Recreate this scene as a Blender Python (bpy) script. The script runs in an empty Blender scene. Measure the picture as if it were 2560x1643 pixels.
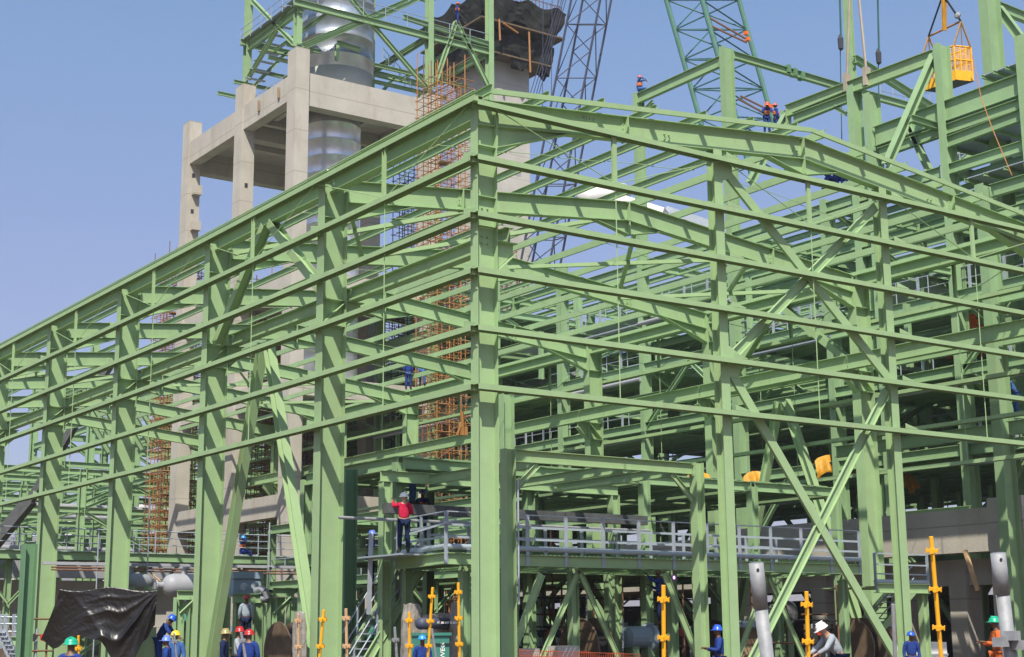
import bpy, math, random
from mathutils import Vector, Matrix
random.seed(7)
rnd = random.random
R = math.radians
scn = bpy.context.scene
COL = scn.collection

# ------------------------------------------------------------------ camera
CAM = Vector((-21.91, -32.783, 1.6))
YAW, PITCH, ROLL, FPX = R(35.062), R(11.567), R(-0.437), 3763.5 / 2560.0
FW = Vector((math.sin(YAW) * math.cos(PITCH), math.cos(YAW) * math.cos(PITCH), math.sin(PITCH)))
_r = Vector((math.cos(YAW), -math.sin(YAW), 0.0))
_u = _r.cross(FW)
RT = math.cos(ROLL) * _r + math.sin(ROLL) * _u
UP = -math.sin(ROLL) * _r + math.cos(ROLL) * _u
cd = bpy.data.cameras.new("Camera")
cam = bpy.data.objects.new("Camera", cd)
COL.objects.link(cam)
cd.sensor_fit = 'HORIZONTAL'
cd.sensor_width = 36.0
cd.lens = 36.0 * FPX
cd.clip_start = 0.1
cd.clip_end = 20000.0
cam.matrix_world = Matrix(((RT.x, UP.x, -FW.x, CAM.x), (RT.y, UP.y, -FW.y, CAM.y), (RT.z, UP.z, -FW.z, CAM.z), (0, 0, 0, 1)))
scn.camera = cam

# ------------------------------------------------------------------ world, sun, exposure
LIGHT = Vector((1.0, 1.17, -2.0)).normalized()
ELEV = math.asin(-LIGHT.z)
w = bpy.data.worlds.new("World")
scn.world = w
w.use_nodes = True
nt = w.node_tree
nt.nodes.clear()
sky = nt.nodes.new("ShaderNodeTexSky")
sky.sky_type = 'NISHITA'
sky.sun_disc = False
sky.sun_elevation = ELEV
sky.sun_rotation = math.atan2(-LIGHT.x, -LIGHT.y)
sky.altitude = 300.0
sky.air_density = 1.0
sky.dust_density = 1.6
sky.ozone_density = 4.0
bg = nt.nodes.new("ShaderNodeBackground")
bg.inputs[1].default_value = 0.15
wo = nt.nodes.new("ShaderNodeOutputWorld")
tc = nt.nodes.new("ShaderNodeTexCoord")
sx = nt.nodes.new("ShaderNodeSeparateXYZ")
nt.links.new(tc.outputs['Generated'], sx.inputs[0])
hz = nt.nodes.new("ShaderNodeValToRGB")      # tint multiplied into the sky colour, damps it towards the horizon
e = hz.color_ramp.elements
e[0].position = 0.0; e[0].color = (0.60, 0.49, 0.54, 1)
e[1].position = 1.0; e[1].color = (0.68, 0.84, 0.92, 1)
for ps, c in ((0.05, (0.62, 0.51, 0.57)), (0.22, (0.88, 0.69, 0.70)), (0.28, (0.93, 0.77, 0.76)), (0.38, (1.0, 0.92, 0.88)), (0.5, (0.98, 0.94, 0.9))):
    q = e.new(ps); q.color = (*c, 1)
mu = nt.nodes.new("ShaderNodeMix"); mu.data_type = 'RGBA'; mu.blend_type = 'MULTIPLY'; mu.inputs[0].default_value = 1.0
nt.links.new(sx.outputs['Z'], hz.inputs[0])
nt.links.new(sky.outputs[0], mu.inputs[6]); nt.links.new(hz.outputs[0], mu.inputs[7])
nt.links.new(mu.outputs[2], bg.inputs[0])
nt.links.new(bg.outputs[0], wo.inputs[0])
sd = bpy.data.lights.new("Sun", 'SUN')
sd.energy = 4.9
sd.angle = R(0.53)
sd.color = (1.0, 0.93, 0.80)
sun = bpy.data.objects.new("Sun", sd)
COL.objects.link(sun)
sun.rotation_euler = LIGHT.to_track_quat('-Z', 'Y').to_euler()
scn.view_settings.view_transform = 'Standard'
scn.view_settings.look = 'None'
scn.view_settings.exposure = 0.42
scn.view_settings.gamma = 1.0
scn.render.engine = 'CYCLES'
scn.cycles.max_bounces = 6
scn.cycles.diffuse_bounces = 3
scn.cycles.glossy_bounces = 3
scn.cycles.transparent_max_bounces = 8

# ------------------------------------------------------------------ helpers
def at(dx, dy, x=None, y=None, z=None, d=None):
    """ray through a point of the survey photo (2400 wide) met with a world plane -> world point"""
    k = 2400.0 * FPX
    v = FW + RT * ((dx - 1200.0) / k) - UP * ((dy - 770.16) / k)
    if x is not None: t = (x - CAM.x) / v.x
    elif y is not None: t = (y - CAM.y) / v.y
    elif z is not None: t = (z - CAM.z) / v.z
    else: t = d
    return CAM + v * t

def depth(p):
    return max(1.0, (Vector(p) - CAM).dot(FW))

def mat(name, col, rough=0.6, metal=0.0, var=0.12, scale=1.2, grime=None, bump=0.0, rand=0.0, spec=0.4, fine=0.0, bscale=12.0, lifts=0.0):
    m = bpy.data.materials.new(name)
    m.use_nodes = True
    n, l = m.node_tree.nodes, m.node_tree.links
    b = n["Principled BSDF"]
    b.inputs["Roughness"].default_value = rough
    b.inputs["Metallic"].default_value = metal
    b.inputs["Specular IOR Level"].default_value = spec
    geo = n.new("ShaderNodeNewGeometry")
    nz = n.new("ShaderNodeTexNoise")
    nz.inputs["Scale"].default_value = scale
    nz.inputs["Detail"].default_value = 6.0
    nz.inputs["Roughness"].default_value = 0.65
    l.new(geo.outputs["Position"], nz.inputs["Vector"])
    rp = n.new("ShaderNodeMapRange")
    rp.inputs[1].default_value = 0.3
    rp.inputs[2].default_value = 0.7
    rp.inputs[3].default_value = 1.0 - var
    rp.inputs[4].default_value = 1.0 + var
    l.new(nz.outputs[0], rp.inputs[0])
    val = rp.outputs[0]
    if rand:
        oi = n.new("ShaderNodeObjectInfo")
        rr = n.new("ShaderNodeMapRange")
        rr.inputs[3].default_value = 1.0 - rand
        rr.inputs[4].default_value = 1.0 + rand
        l.new(oi.outputs["Random"], rr.inputs[0])
        mm = n.new("ShaderNodeMath"); mm.operation = 'MULTIPLY'
        l.new(val, mm.inputs[0]); l.new(rr.outputs[0], mm.inputs[1])
        val = mm.outputs[0]
    mx = n.new("ShaderNodeVectorMath"); mx.operation = 'SCALE'
    mx.inputs[0].default_value = col
    l.new(val, mx.inputs[3])
    out = mx.outputs[0]
    if grime:
        gz = n.new("ShaderNodeTexNoise")
        gz.inputs["Scale"].default_value = grime[2]
        gz.inputs["Detail"].default_value = 8.0
        gz.inputs["Roughness"].default_value = 0.7
        mp = n.new("ShaderNodeMapping")
        mp.inputs["Scale"].default_value = (1.0, 1.0, 0.22)
        l.new(geo.outputs["Position"], mp.inputs[0]); l.new(mp.outputs[0], gz.inputs["Vector"])
        gr = n.new("ShaderNodeMapRange")
        gr.inputs[1].default_value = grime[3]
        gr.inputs[2].default_value = grime[3] + 0.22
        gr.inputs[4].default_value = grime[1]
        l.new(gz.outputs[0], gr.inputs[0])
        mi = n.new("ShaderNodeMix"); mi.data_type = 'RGBA'
        l.new(gr.outputs[0], mi.inputs[0]); l.new(out, mi.inputs[6])
        mi.inputs[7].default_value = (*grime[0], 1.0)
        out = mi.outputs[2]
    if lifts:   # formwork lift joints every few metres, a mark in the concrete itself
        sp = n.new("ShaderNodeSeparateXYZ"); l.new(geo.outputs["Position"], sp.inputs[0])
        j = n.new("ShaderNodeMath"); j.operation = 'DIVIDE'; l.new(sp.outputs[2], j.inputs[0]); j.inputs[1].default_value = lifts
        fr = n.new("ShaderNodeMath"); fr.operation = 'FRACT'; l.new(j.outputs[0], fr.inputs[0])
        lt = n.new("ShaderNodeMath"); lt.operation = 'LESS_THAN'; l.new(fr.outputs[0], lt.inputs[0]); lt.inputs[1].default_value = 0.022
        mj = n.new("ShaderNodeMix"); mj.data_type = 'RGBA'; l.new(lt.outputs[0], mj.inputs[0]); l.new(out, mj.inputs[6])
        mj.inputs[7].default_value = (col[0] * .74, col[1] * .72, col[2] * .7, 1); out = mj.outputs[2]
    l.new(out, b.inputs["Base Color"])
    if bump:
        bz = n.new("ShaderNodeTexNoise")
        bz.inputs["Scale"].default_value = bscale
        bz.inputs["Detail"].default_value = 5.0
        l.new(geo.outputs["Position"], bz.inputs["Vector"])
        bp = n.new("ShaderNodeBump")
        bp.inputs["Strength"].default_value = bump
        bp.inputs["Distance"].default_value = 0.05
        l.new(bz.outputs[0], bp.inputs["Height"]); l.new(bp.outputs[0], b.inputs["Normal"])
    return m

M = {}
M['green'] = mat('green_steel_paint', (0.285, 0.415, 0.212), 0.62, var=0.06, scale=1.7, rand=0.05, spec=0.25, grime=((0.27, 0.25, 0.17), 0.45, 1.9, 0.55))
M['green2'] = mat('weathered_green_paint', (0.245, 0.375, 0.198), 0.65, var=0.09, scale=1.1, rand=0.10, spec=0.22, grime=((0.28, 0.30, 0.17), 0.4, 2.0, 0.52))
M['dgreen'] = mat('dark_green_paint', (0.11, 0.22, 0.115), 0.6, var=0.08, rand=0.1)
M['galv'] = mat('galvanised_steel', (0.33, 0.375, 0.43), 0.5, metal=0.2, var=0.12, scale=4.0, rand=0.06, grime=((0.33, 0.25, 0.2), 0.35, 3.0, 0.6))
M['pipe'] = mat('bright_galvanised_pipe', (0.27, 0.28, 0.295), 0.6, metal=0.15, var=0.2, scale=9.0, grime=((0.25, 0.2, 0.16), 0.5, 7.0, 0.54))
M['conc'] = mat('concrete', (0.43, 0.405, 0.355), 0.85, var=0.10, scale=0.55, spec=0.15, grime=((0.30, 0.25, 0.19), 0.55, 0.9, 0.5), bump=0.25, lifts=3.0)
M['concl'] = mat('pale_concrete', (0.44, 0.425, 0.39), 0.85, var=0.12, scale=0.5, spec=0.15, grime=((0.34, 0.31, 0.27), 0.6, 0.7, 0.52), bump=0.2, lifts=2.2)
M['yellow'] = mat('yellow_paint', (0.85, 0.42, 0.02), 0.5, var=0.10, scale=5.0, grime=((0.45, 0.25, 0.12), 0.6, 5.0, 0.58))
M['peach'] = mat('faded_orange_prop', (0.55, 0.36, 0.2), 0.6, var=0.15, scale=6.0, grime=((0.5, 0.35, 0.25), 0.5, 5.0, 0.5))
M['orange'] = mat('orange_scaffold_tube', (0.36, 0.165, 0.05), 0.6, var=0.2, scale=3.0, rand=0.1)
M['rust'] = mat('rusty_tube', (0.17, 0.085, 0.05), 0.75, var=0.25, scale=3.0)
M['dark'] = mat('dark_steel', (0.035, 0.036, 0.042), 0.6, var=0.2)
M['black'] = mat('black_rubber', (0.012, 0.012, 0.013), 0.7, var=0.2)
M['boom'] = mat('slate_boom_paint', (0.055, 0.065, 0.105), 0.55, var=0.1)
M['teal'] = mat('teal_boom_paint', (0.115, 0.26, 0.20), 0.55, var=0.12, scale=2.0)
M['tealm'] = mat('teal_motor_paint', (0.06, 0.24, 0.19), 0.45, var=0.08)
M['white'] = mat('white_paint', (0.78, 0.78, 0.76), 0.5, var=0.06, grime=((0.45, 0.42, 0.38), 0.4, 2.0, 0.58))
M['grey'] = mat('grey_vessel_paint', (0.30, 0.31, 0.335), 0.5, var=0.08, scale=2.0)
M['brown'] = mat('timber_plank', (0.30, 0.22, 0.13), 0.8, var=0.2, scale=3.0)
M['ground'] = mat('dusty_earth', (0.13, 0.095, 0.062), 0.95, var=0.2, scale=0.25, spec=0.1, bump=0.3)
M['red'] = mat('red_paint', (0.55, 0.05, 0.03), 0.5)
M['oblack'] = mat('orange_machine_paint', (0.75, 0.15, 0.02), 0.5, var=0.1)

class MB:
    """collects simple solids into one mesh"""
    def __init__(s): s.v = []; s.f = []
    def add(s, vs, fs):
        o = len(s.v); s.v += [tuple(p) for p in vs]; s.f += [tuple(i + o for i in f) for f in fs]
    def prism(s, a, b, sec, up=(0, 0, 1), sec2=None):
        a, b = Vector(a), Vector(b); d = (b - a)
        if d.length < 1e-6: return s
        d.normalize(); u = Vector(up); u = u - d * u.dot(d)
        if u.length < 1e-4: u = Vector((1, 0, 0)); u = u - d * u.dot(d)
        u.normalize(); q = d.cross(u); n = len(sec); sec2 = sec2 or sec
        vs = [a + q * x + u * y for x, y in sec] + [b + q * x + u * y for x, y in sec2]
        fs = [(i, (i + 1) % n, n + (i + 1) % n, n + i) for i in range(n)]
        s.add(vs, fs + [tuple(range(n))[::-1], tuple(range(n, 2 * n))])
        return s
    def ibeam(s, a, b, h=0.3, w=0.2, t=0.02, up=(0, 0, 1), off=(0, 0)):
        """three plates: two flanges and a web, as one closed I outline"""
        H, W, T, e = h / 2, w / 2, t, t * 0.35
        sec = [(-W, -H), (W, -H), (W, -H + T), (e, -H + T), (e, H - T), (W, H - T), (W, H), (-W, H), (-W, H - T), (-e, H - T), (-e, -H + T), (-W, -H + T)]
        sec = [(x + off[0], y + off[1]) for x, y in sec]
        a, b = Vector(a), Vector(b); d = (b - a)
        if d.length < 1e-6: return s
        d.normalize(); u = Vector(up); u = u - d * u.dot(d)
        if u.length < 1e-4: u = Vector((1, 0, 0)) - d * d.x
        u.normalize(); q = d.cross(u)
        vs = [a + q * x + u * y for x, y in sec] + [b + q * x + u * y for x, y in sec]
        fs = [(i, (i + 1) % 12, 12 + (i + 1) % 12, 12 + i) for i in range(12)]
        for o, fl in ((0, 1), (12, 0)):
            for c in ((0, 1, 2, 3, 10, 11), (3, 4, 9, 10), (4, 5, 6, 7, 8, 9)):
                c = tuple(o + i for i in c); fs.append(c[::-1] if fl else c)
        s.add(vs, fs); return s
    def chan(s, a, b, h=0.3, w=0.1, t=0.014, up=(0, 0, 1), side=1, off=(0, 0)):
        """channel: web along up, toes towards +side"""
        H = h / 2; k = side
        sec = [(0, -H), (k * w, -H), (k * w, -H + t), (k * t, -H + t), (k * t, H - t), (k * w, H - t), (k * w, H), (0, H)]
        sec = [(x + off[0], y + off[1]) for x, y in sec]
        a, b = Vector(a), Vector(b); d = (b - a).normalized(); u = Vector(up); u = u - d * u.dot(d); u.normalize(); q = d.cross(u)
        vs = [a + q * x + u * y for x, y in sec] + [b + q * x + u * y for x, y in sec]
        fs = [(i, (i + 1) % 8, 8 + (i + 1) % 8, 8 + i) for i in range(8)]
        for o, fl in ((0, 1), (8, 0)):
            for c in ((0, 1, 2, 3), (0, 3, 4, 7), (4, 5, 6, 7)):
                c = tuple(o + i for i in c); fs.append(c[::-1] if fl else c)
        s.add(vs, fs); return s
    def angle(s, a, b, w=0.12, t=0.014, up=(0, 0, 1)):
        return s.chan(a, b, w, w, t, up) if False else s.prism(a, b, [(0, 0), (w, 0), (w, t), (t, t), (t, w), (0, w)], up)
    def rect(s, a, b, w, h, up=(0, 0, 1)):
        return s.prism(a, b, [(-w / 2, -h / 2), (w / 2, -h / 2), (w / 2, h / 2), (-w / 2, h / 2)], up)
    def box(s, lo, hi):
        (x0, y0, z0), (x1, y1, z1) = lo, hi
        vs = [(x0, y0, z0), (x1, y0, z0), (x1, y1, z0), (x0, y1, z0), (x0, y0, z1), (x1, y0, z1), (x1, y1, z1), (x0, y1, z1)]
        s.add(vs, [(3, 2, 1, 0), (4, 5, 6, 7), (0, 1, 5, 4), (1, 2, 6, 5), (2, 3, 7, 6), (3, 0, 4, 7)]); return s
    def tube(s, a, b, r=0.024, n=6, r2=None):
        sec = [(r * math.cos(2 * math.pi * i / n), r * math.sin(2 * math.pi * i / n)) for i in range(n)]
        r2 = r if r2 is None else r2
        sec2 = [(r2 * math.cos(2 * math.pi * i / n), r2 * math.sin(2 * math.pi * i / n)) for i in range(n)]
        d = Vector(b) - Vector(a)
        return s.prism(a, b, sec, (0, 0, 1) if abs(d.normalized().z) < 0.95 else (1, 0, 0), sec2)
    def path(s, pts, r=0.02, n=6):
        for a, b in zip(pts, pts[1:]): s.tube(a, b, r, n)
        return s
    def lathe(s, a, b, prof, n=24):
        """prof: list of (t along a->b in metres, radius)"""
        a, b = Vector(a), Vector(b); d = (b - a).normalized()
        u = Vector((0, 0, 1)) if abs(d.z) < 0.9 else Vector((1, 0, 0)); u = (u - d * u.dot(d)).normalized(); q = d.cross(u)
        vs = []; fs = []
        for t, r in prof:
            for i in range(n):
                an = 2 * math.pi * i / n
                vs.append(a + d * t + q * (r * math.cos(an)) + u * (r * math.sin(an)))
        for j in range(len(prof) - 1):
            for i in range(n):
                k = (i + 1) % n
                fs.append((j * n + i, j * n + k, (j + 1) * n + k, (j + 1) * n + i))
        fs.append(tuple(range(n))[::-1]); fs.append(tuple((len(prof) - 1) * n + i for i in range(n)))
        s.add(vs, fs); return s
    def plate(s, pts, t, nrm):
        """flat plate of thickness t along nrm"""
        n = Vector(nrm).normalized() * (t / 2); k = len(pts)
        vs = [Vector(p) - n for p in pts] + [Vector(p) + n for p in pts]
        s.add(vs, [tuple(range(k))[::-1], tuple(range(k, 2 * k))] + [(i, (i + 1) % k, k + (i + 1) % k, k + i) for i in range(k)])
        return s
    def build(s, name, m, parent=None, smooth=False):
        me = bpy.data.meshes.new(name)
        c = Vector((0, 0, 0))
        if s.v and parent is None:
            xs, ys, zs = zip(*s.v); c = Vector(((min(xs) + max(xs)) / 2, (min(ys) + max(ys)) / 2, min(zs)))
        elif parent is not None:
            c = Vector(parent.get('_o', (0, 0, 0)))
        me.from_pydata([(x - c.x, y - c.y, z - c.z) for x, y, z in s.v], [], s.f)
        import bmesh
        b = bmesh.new(); b.from_mesh(me); bmesh.ops.recalc_face_normals(b, faces=b.faces); b.to_mesh(me); b.free()
        me.materials.append(m if not isinstance(m, str) else M[m])
        if smooth:
            for p in me.polygons: p.use_smooth = True
        o = bpy.data.objects.new(name, me); COL.objects.link(o)
        if parent is None: o.location = c
        else: o.parent = parent
        return o

def tag(o, label=None, cat=None, group=None, kind=None):
    if label: o['label'] = label
    if cat: o['category'] = cat
    if group: o['group'] = group
    if kind: o['kind'] = kind
    return o

OR = {}
def thing(name, label, cat, loc=(0, 0, 0), group=None):
    o = bpy.data.objects.new(name, None); COL.objects.link(o)
    o.location = loc; OR[o.name] = Vector(loc); o['kind'] = 'thing'
    return tag(o, label, cat, group)

class Frame:
    """a thing whose members are parts: each member is a mesh of its own up to 100 of a kind, the rest one part"""
    def __init__(s, name, label, cat, loc, m='green', group=None):
        s.root = thing(name, label, cat, loc, group); s.loc = Vector(loc); s.m = m; s.parts = {}
    def put(s, kind, mb, m=None):
        s.parts.setdefault((kind, m or s.m), []).append(mb); return mb
    def I(s, kind, a, b, h=0.3, w=0.2, t=0.02, up=(0, 0, 1), m=None): return s.put(kind, MB().ibeam(a, b, h, w, t, up), m)
    def C(s, kind, a, b, h=0.3, w=0.1, t=0.014, up=(0, 0, 1), side=1, m=None): return s.put(kind, MB().chan(a, b, h, w, t, up, side), m)
    def T(s, kind, a, b, r=0.024, n=6, m=None): return s.put(kind, MB().tube(a, b, r, n), m)
    def done(s):
        byk = {}
        for (k, m), L in s.parts.items(): byk.setdefault(k, []).extend((mb, m) for mb in L)
        for k, L in byk.items():
            def size(e):
                v = e[0].v; c = [sum(q) / len(v) for q in zip(*v)]
                xs, ys, zs = zip(*v); p = Vector(c) - CAM; dd = p.dot(FW)
                if dd < 1: return 0
                if abs(p.dot(RT) / dd * FPX) > 0.56 or abs(p.dot(UP) / dd * FPX) > 0.38: pen = 0.05
                else: pen = 1.0
                return pen * ((max(xs) - min(xs)) + (max(ys) - min(ys)) + (max(zs) - min(zs))) / dd
            if len(L) > 100: L.sort(key=size, reverse=True)
            for mb, m in L[:100]: s.link(mb, k, m)
            rest = {}
            for mb, m in L[100:]: rest.setdefault(m, []).append(mb)
            for m, ms in rest.items():
                g = MB()
                for x in ms: g.add(x.v, x.f)
                s.link(g, k, m)['kind'] = 'stuff'
        return s.root
    def link(s, mb, k, m):
        me = bpy.data.meshes.new(k); L = s.loc
        me.from_pydata([(x - L.x, y - L.y, z - L.z) for x, y, z in mb.v], [], mb.f)
        me.materials.append(M[m])
        o = bpy.data.objects.new(k, me); COL.objects.link(o); o.parent = s.root
        return o

# ------------------------------------------------------------------ ground
g = MB(); g.box((-700, -300, -0.4), (1500, 1900, 0.0))
tag(g.build('ground', 'ground'), kind='structure')

# ------------------------------------------------------------------ shed A: the long portal frame shed in the foreground
A = Frame('portal_frame_shed', 'foreground shed skeleton of pale green portal frames with a low pitched roof', 'steel building', (0, 0, 0))
SPAN, RIDGE, EZ, RZ = 25.6, 12.8, 16.17, 17.48
NF = 9
GZ = [15.94, 14.36, 12.77, 11.21, 9.64, 8.06]
def rz(x): return EZ + (RZ - EZ) * (x / RIDGE if x <= RIDGE else (SPAN - x) / RIDGE)
for n in range(NF):
    y = 9.0 * n + (0.2 if n == 0 else 0.12)
    dcol, wf = (0.66, 0.34) if n == 0 else (0.86, 0.44)
    for s in (0, 1):
        x0, x1 = (0, dcol) if s == 0 else (SPAN - dcol, SPAN)
        xc = (x0 + x1) / 2
        c = A.I('column', (xc, y, 0), (xc, y, EZ - 0.12 if n else EZ - 0.02), dcol, wf, 0.022, up=(1, 0, 0))
        # stiffeners at the crane girder and haunch
        for zz in ((12.2, 11.35, 14.9) if n else (14.85, 12.55, 13.4)):
            for sg in (-1, 1):
                c.box((x0 + 0.03, y + (0.02 if sg > 0 else -wf / 2 + 0.02), zz), (x1 - 0.03, y + (wf / 2 - 0.02 if sg > 0 else -0.02), zz + 0.02))
        # diagonal stiffener and crane bracket
        sx = 1 if s == 0 else -1
        xi = x1 if s == 0 else x0
        b = MB()
        b.plate([(xi, y, 12.2), (xi + sx * 0.62, y, 12.2), (xi + sx * 0.62, y, 11.95), (xi, y, 11.35)], 0.03, (0, 1, 0))
        b.box((min(xi, xi + sx * 0.68), y - 0.17, 12.2), (max(xi, xi + sx * 0.68), y + 0.17, 12.225))
        b.prism((xi, y, 11.33), (xi + sx * 0.66, y, 11.94), [(-0.15, -0.012), (0.15, -0.012), (0.15, 0.012), (-0.15, 0.012)])
        if n: b.prism((x0 + 0.04, y - 0.12, 11.4 if s == 0 else 12.15), (x1 - 0.04, y - 0.12, 12.15 if s == 0 else 11.4), [(-0.1, -0.01), (0.1, -0.01), (0.1, 0.01), (-0.1, 0.01)])
        A.put('crane_bracket', b)
    # rafters, each slope one member; haunches deepen them
    dz = 0.74
    for s in (0, 1):
        xa = 0.0 if n == 0 else dcol
        X0, X1 = (xa, RIDGE) if s == 0 else (SPAN - xa, RIDGE)
        za = rz(X0)
        r = A.I('rafter', (X0, y, za - dz / 2), (X1, y, RZ - dz / 2), dz, 0.32 if n else 0.3, 0.02)
        Xh = X0 + (1 if s == 0 else -1) * (2.6 if n else 3.2)
        xs = X0 if n else (dcol if s == 0 else SPAN - dcol)
        zb = 14.88
        h = MB()
        h.plate([(xs, y, rz(xs) - dz), (Xh, y, rz(Xh) - dz), (xs, y, zb)], 0.02, (0, 1, 0))
        h.prism((xs, y, zb), (Xh, y, rz(Xh) - dz), [(-0.16, -0.01), (0.16, -0.01), (0.16, 0.01), (-0.16, 0.01)])
        A.put('haunch', h)
        for fx in (0.42,):
            xx = X0 + (X1 - X0) * fx
            for k in range(4):
                r.tube((xx + (k % 2) * 0.12 - 0.06, y - 0.02, rz(xx) - 0.3 - (k // 2) * 0.12), (xx + (k % 2) * 0.12 - 0.06, y - 0.03, rz(xx) - 0.3 - (k // 2) * 0.12), 0.014)
    h = MB()
    zr = RZ - dz
    for sx in (-1, 1):
        h.plate([(RIDGE, y, zr), (RIDGE + sx * 1.55, y, rz(RIDGE + sx * 1.55) - dz), (RIDGE, y, zr - 0.52)], 0.02, (0, 1, 0))
        h.prism((RIDGE, y, zr - 0.53), (RIDGE + sx * 1.6, y, rz(RIDGE + sx * 1.6) - dz - 0.01), [(-0.13, -0.01), (0.13, -0.01), (0.13, 0.01), (-0.13, 0.01)])
    h.box((RIDGE - 0.02, y - 0.16, zr - 0.5), (RIDGE + 0.02, y + 0.16, RZ))
    A.put('apex_haunch', h)
LY = 9.0 * (NF - 1)
# eave struts, gutter angles, crane girders
for n in range(NF - 1):
    y0, y1 = 9 * n + (0.25 if n == 0 else 0.14), 9 * (n + 1) + 0.1
    for s in (0, 1):
        X = 0.45 if s == 0 else SPAN - 0.45
        A.I('eave_strut', (X, y0, 16.05), (X, y1, 16.05), 0.5, 0.34, 0.02)
        X = 1.16 if s == 0 else SPAN - 1.3
        A.I('crane_girder', (X, y0 - (0.1 if n == 0 else 0), 12.46 if s == 0 else 12.2 + 0.31), (X, y1, 12.46 if s == 0 else 12.51), 0.46 if s == 0 else 0.60, 0.3 if s == 0 else 0.32, 0.022)
for s in (0, 1):
    X = -0.34 if s == 0 else SPAN + 0.34
    k = 1 if s == 0 else -1
    g1 = MB()
    for n in range(NF - 1):
        y0 = 9 * n - (0.34 if n == 0 else 0)
        gm = MB().chan((X + k * 0.15, y0, GZ[0] + 0.16), (X + k * 0.15, 9 * n + 9, GZ[0] + 0.16), 0.3, 0.16, 0.012, up=(1, 0, 0), side=1)
        A.put('gutter_channel', gm)
        A.put('gutter_lip', MB().rect((X + k * 0.02, y0, GZ[0] + 0.285), (X + k * 0.02, 9 * n + 9, GZ[0] + 0.285), 0.05, 0.035))
    for zi in range(1, 6):
        z = GZ[zi] + 0.075
        for n in range(NF - 1):
            y0 = 9 * n - (0.12 if n == 0 else 0) + 0.004
            A.put('girt', MB().chan((X + k * 0.15, y0, z), (X + k * 0.15, 9 * n + 9, z), 0.3, 0.15, 0.012, up=(1, 0, 0), side=1))
        for n in range(NF):
            y = 9 * n + 0.15
            cl = MB().box((min(X + k * 0.04, 0 if s == 0 else SPAN), y - 0.16, z - 0.16), (max(X + k * 0.04, 0 if s == 0 else SPAN), y - 0.15, z + 0.02))
            cl.plate([(X + k * 0.02, y - 0.35, z + 0.005), (X + k * 0.3, y - 0.35, z + 0.005), (X + k * 0.3, y - 0.35, z + 0.1), (X + k * 0.02, y - 0.35, z + 0.015)], 0.6, (0, 1, 0)) if False else None
            cl.prism((X + k * 0.05, y - 0.45, z + 0.012), (X + k * 0.05, y + 0.12, z + 0.012), [(0, 0), (0.01, 0), (0.01, 0.03), (0, 0.03)], sec2=[(0, 0), (0.01, 0), (0.01, 0.17), (0, 0.17)])
            A.put('cleat', cl)
    for n in range(NF - 1):
        y = 9 * n + 4.65
        A.C('sag_post', (X + k * 0.12, y, GZ[1] + 0.08), (X + k * 0.12, y, GZ[0] + 0.1), 0.15, 0.08, 0.01, up=(0, 1, 0))
        A.put('sag_rod', MB().tube((X + k * 0.12, y, GZ[5]), (X + k * 0.12, y, GZ[1]), 0.016, 5))
        for sg in (-1, 1):
            A.put('tie_rod', MB().tube((X + k * 0.14, y + sg * 4.4, GZ[0] + 0.02), (X + k * 0.14, y + sg * 0.1, GZ[1] + 0.1), 0.014, 5))
# gable girts + fascia, both ends of the shed have them; the near end is what shows
Y = -0.34
for zi in range(0, 6):
    z = GZ[zi] + (0.075 if zi else 0.06)
    for xa, xb in ((0.0, 9.0), (9.0, 16.5), (16.5, SPAN + 0.3)):
        a = -0.22 if xa == 0 else xa + 0.004
        A.put('gable_girt', MB().chan((a, Y + 0.15, z), (xb, Y + 0.15, z), 0.3, 0.15, 0.012, up=(0, 1, 0), side=-1))
        if xa:
            A.put('cleat', MB().prism((xa - 0.02, Y + 0.02, z + 0.012), (xa + 0.55, Y + 0.02, z + 0.012), [(0, 0), (0.01, 0), (0.01, 0.16), (0, 0.16)], sec2=[(0, 0), (0.01, 0), (0.01, 0.03), (0, 0.03)]).box((xa - 0.05, Y + 0.05, z - 0.16), (xa - 0.04, 0.0, z)))
A.put('corner_trim', MB().box((-0.335, -0.335, GZ[0] + 0.0), (-0.2, -0.2, GZ[0] + 0.16)))
for xa, xb in ((0.3, RIDGE), (RIDGE, SPAN - 0.3)):
    A.put('fascia', MB().chan((xa, -0.33, rz(xa) + 0.13), (xb, -0.33, rz(xb) + 0.13), 0.15, 0.07, 0.01, side=-1))
for x in (4.65, 12.64, 20.75):
    A.C('sag_post', (x, Y + 0.12, GZ[1] + 0.08), (x, Y + 0.12, GZ[0]), 0.15, 0.08, 0.01, up=(1, 0, 0))
    A.put('sag_rod', MB().tube((x, Y + 0.12, GZ[5]), (x, Y + 0.12, GZ[1]), 0.016, 5))
for xa, xb in ((0.3, 4.6), (9.0, 4.7), (9.0, 12.6), (16.4, 12.7), (16.6, 20.7), (25.2, 20.8)):
    A.put('tie_rod', MB().tube((xa, Y + 0.14, GZ[0]), (xb, Y + 0.14, GZ[1] + 0.1), 0.016, 5))
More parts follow.
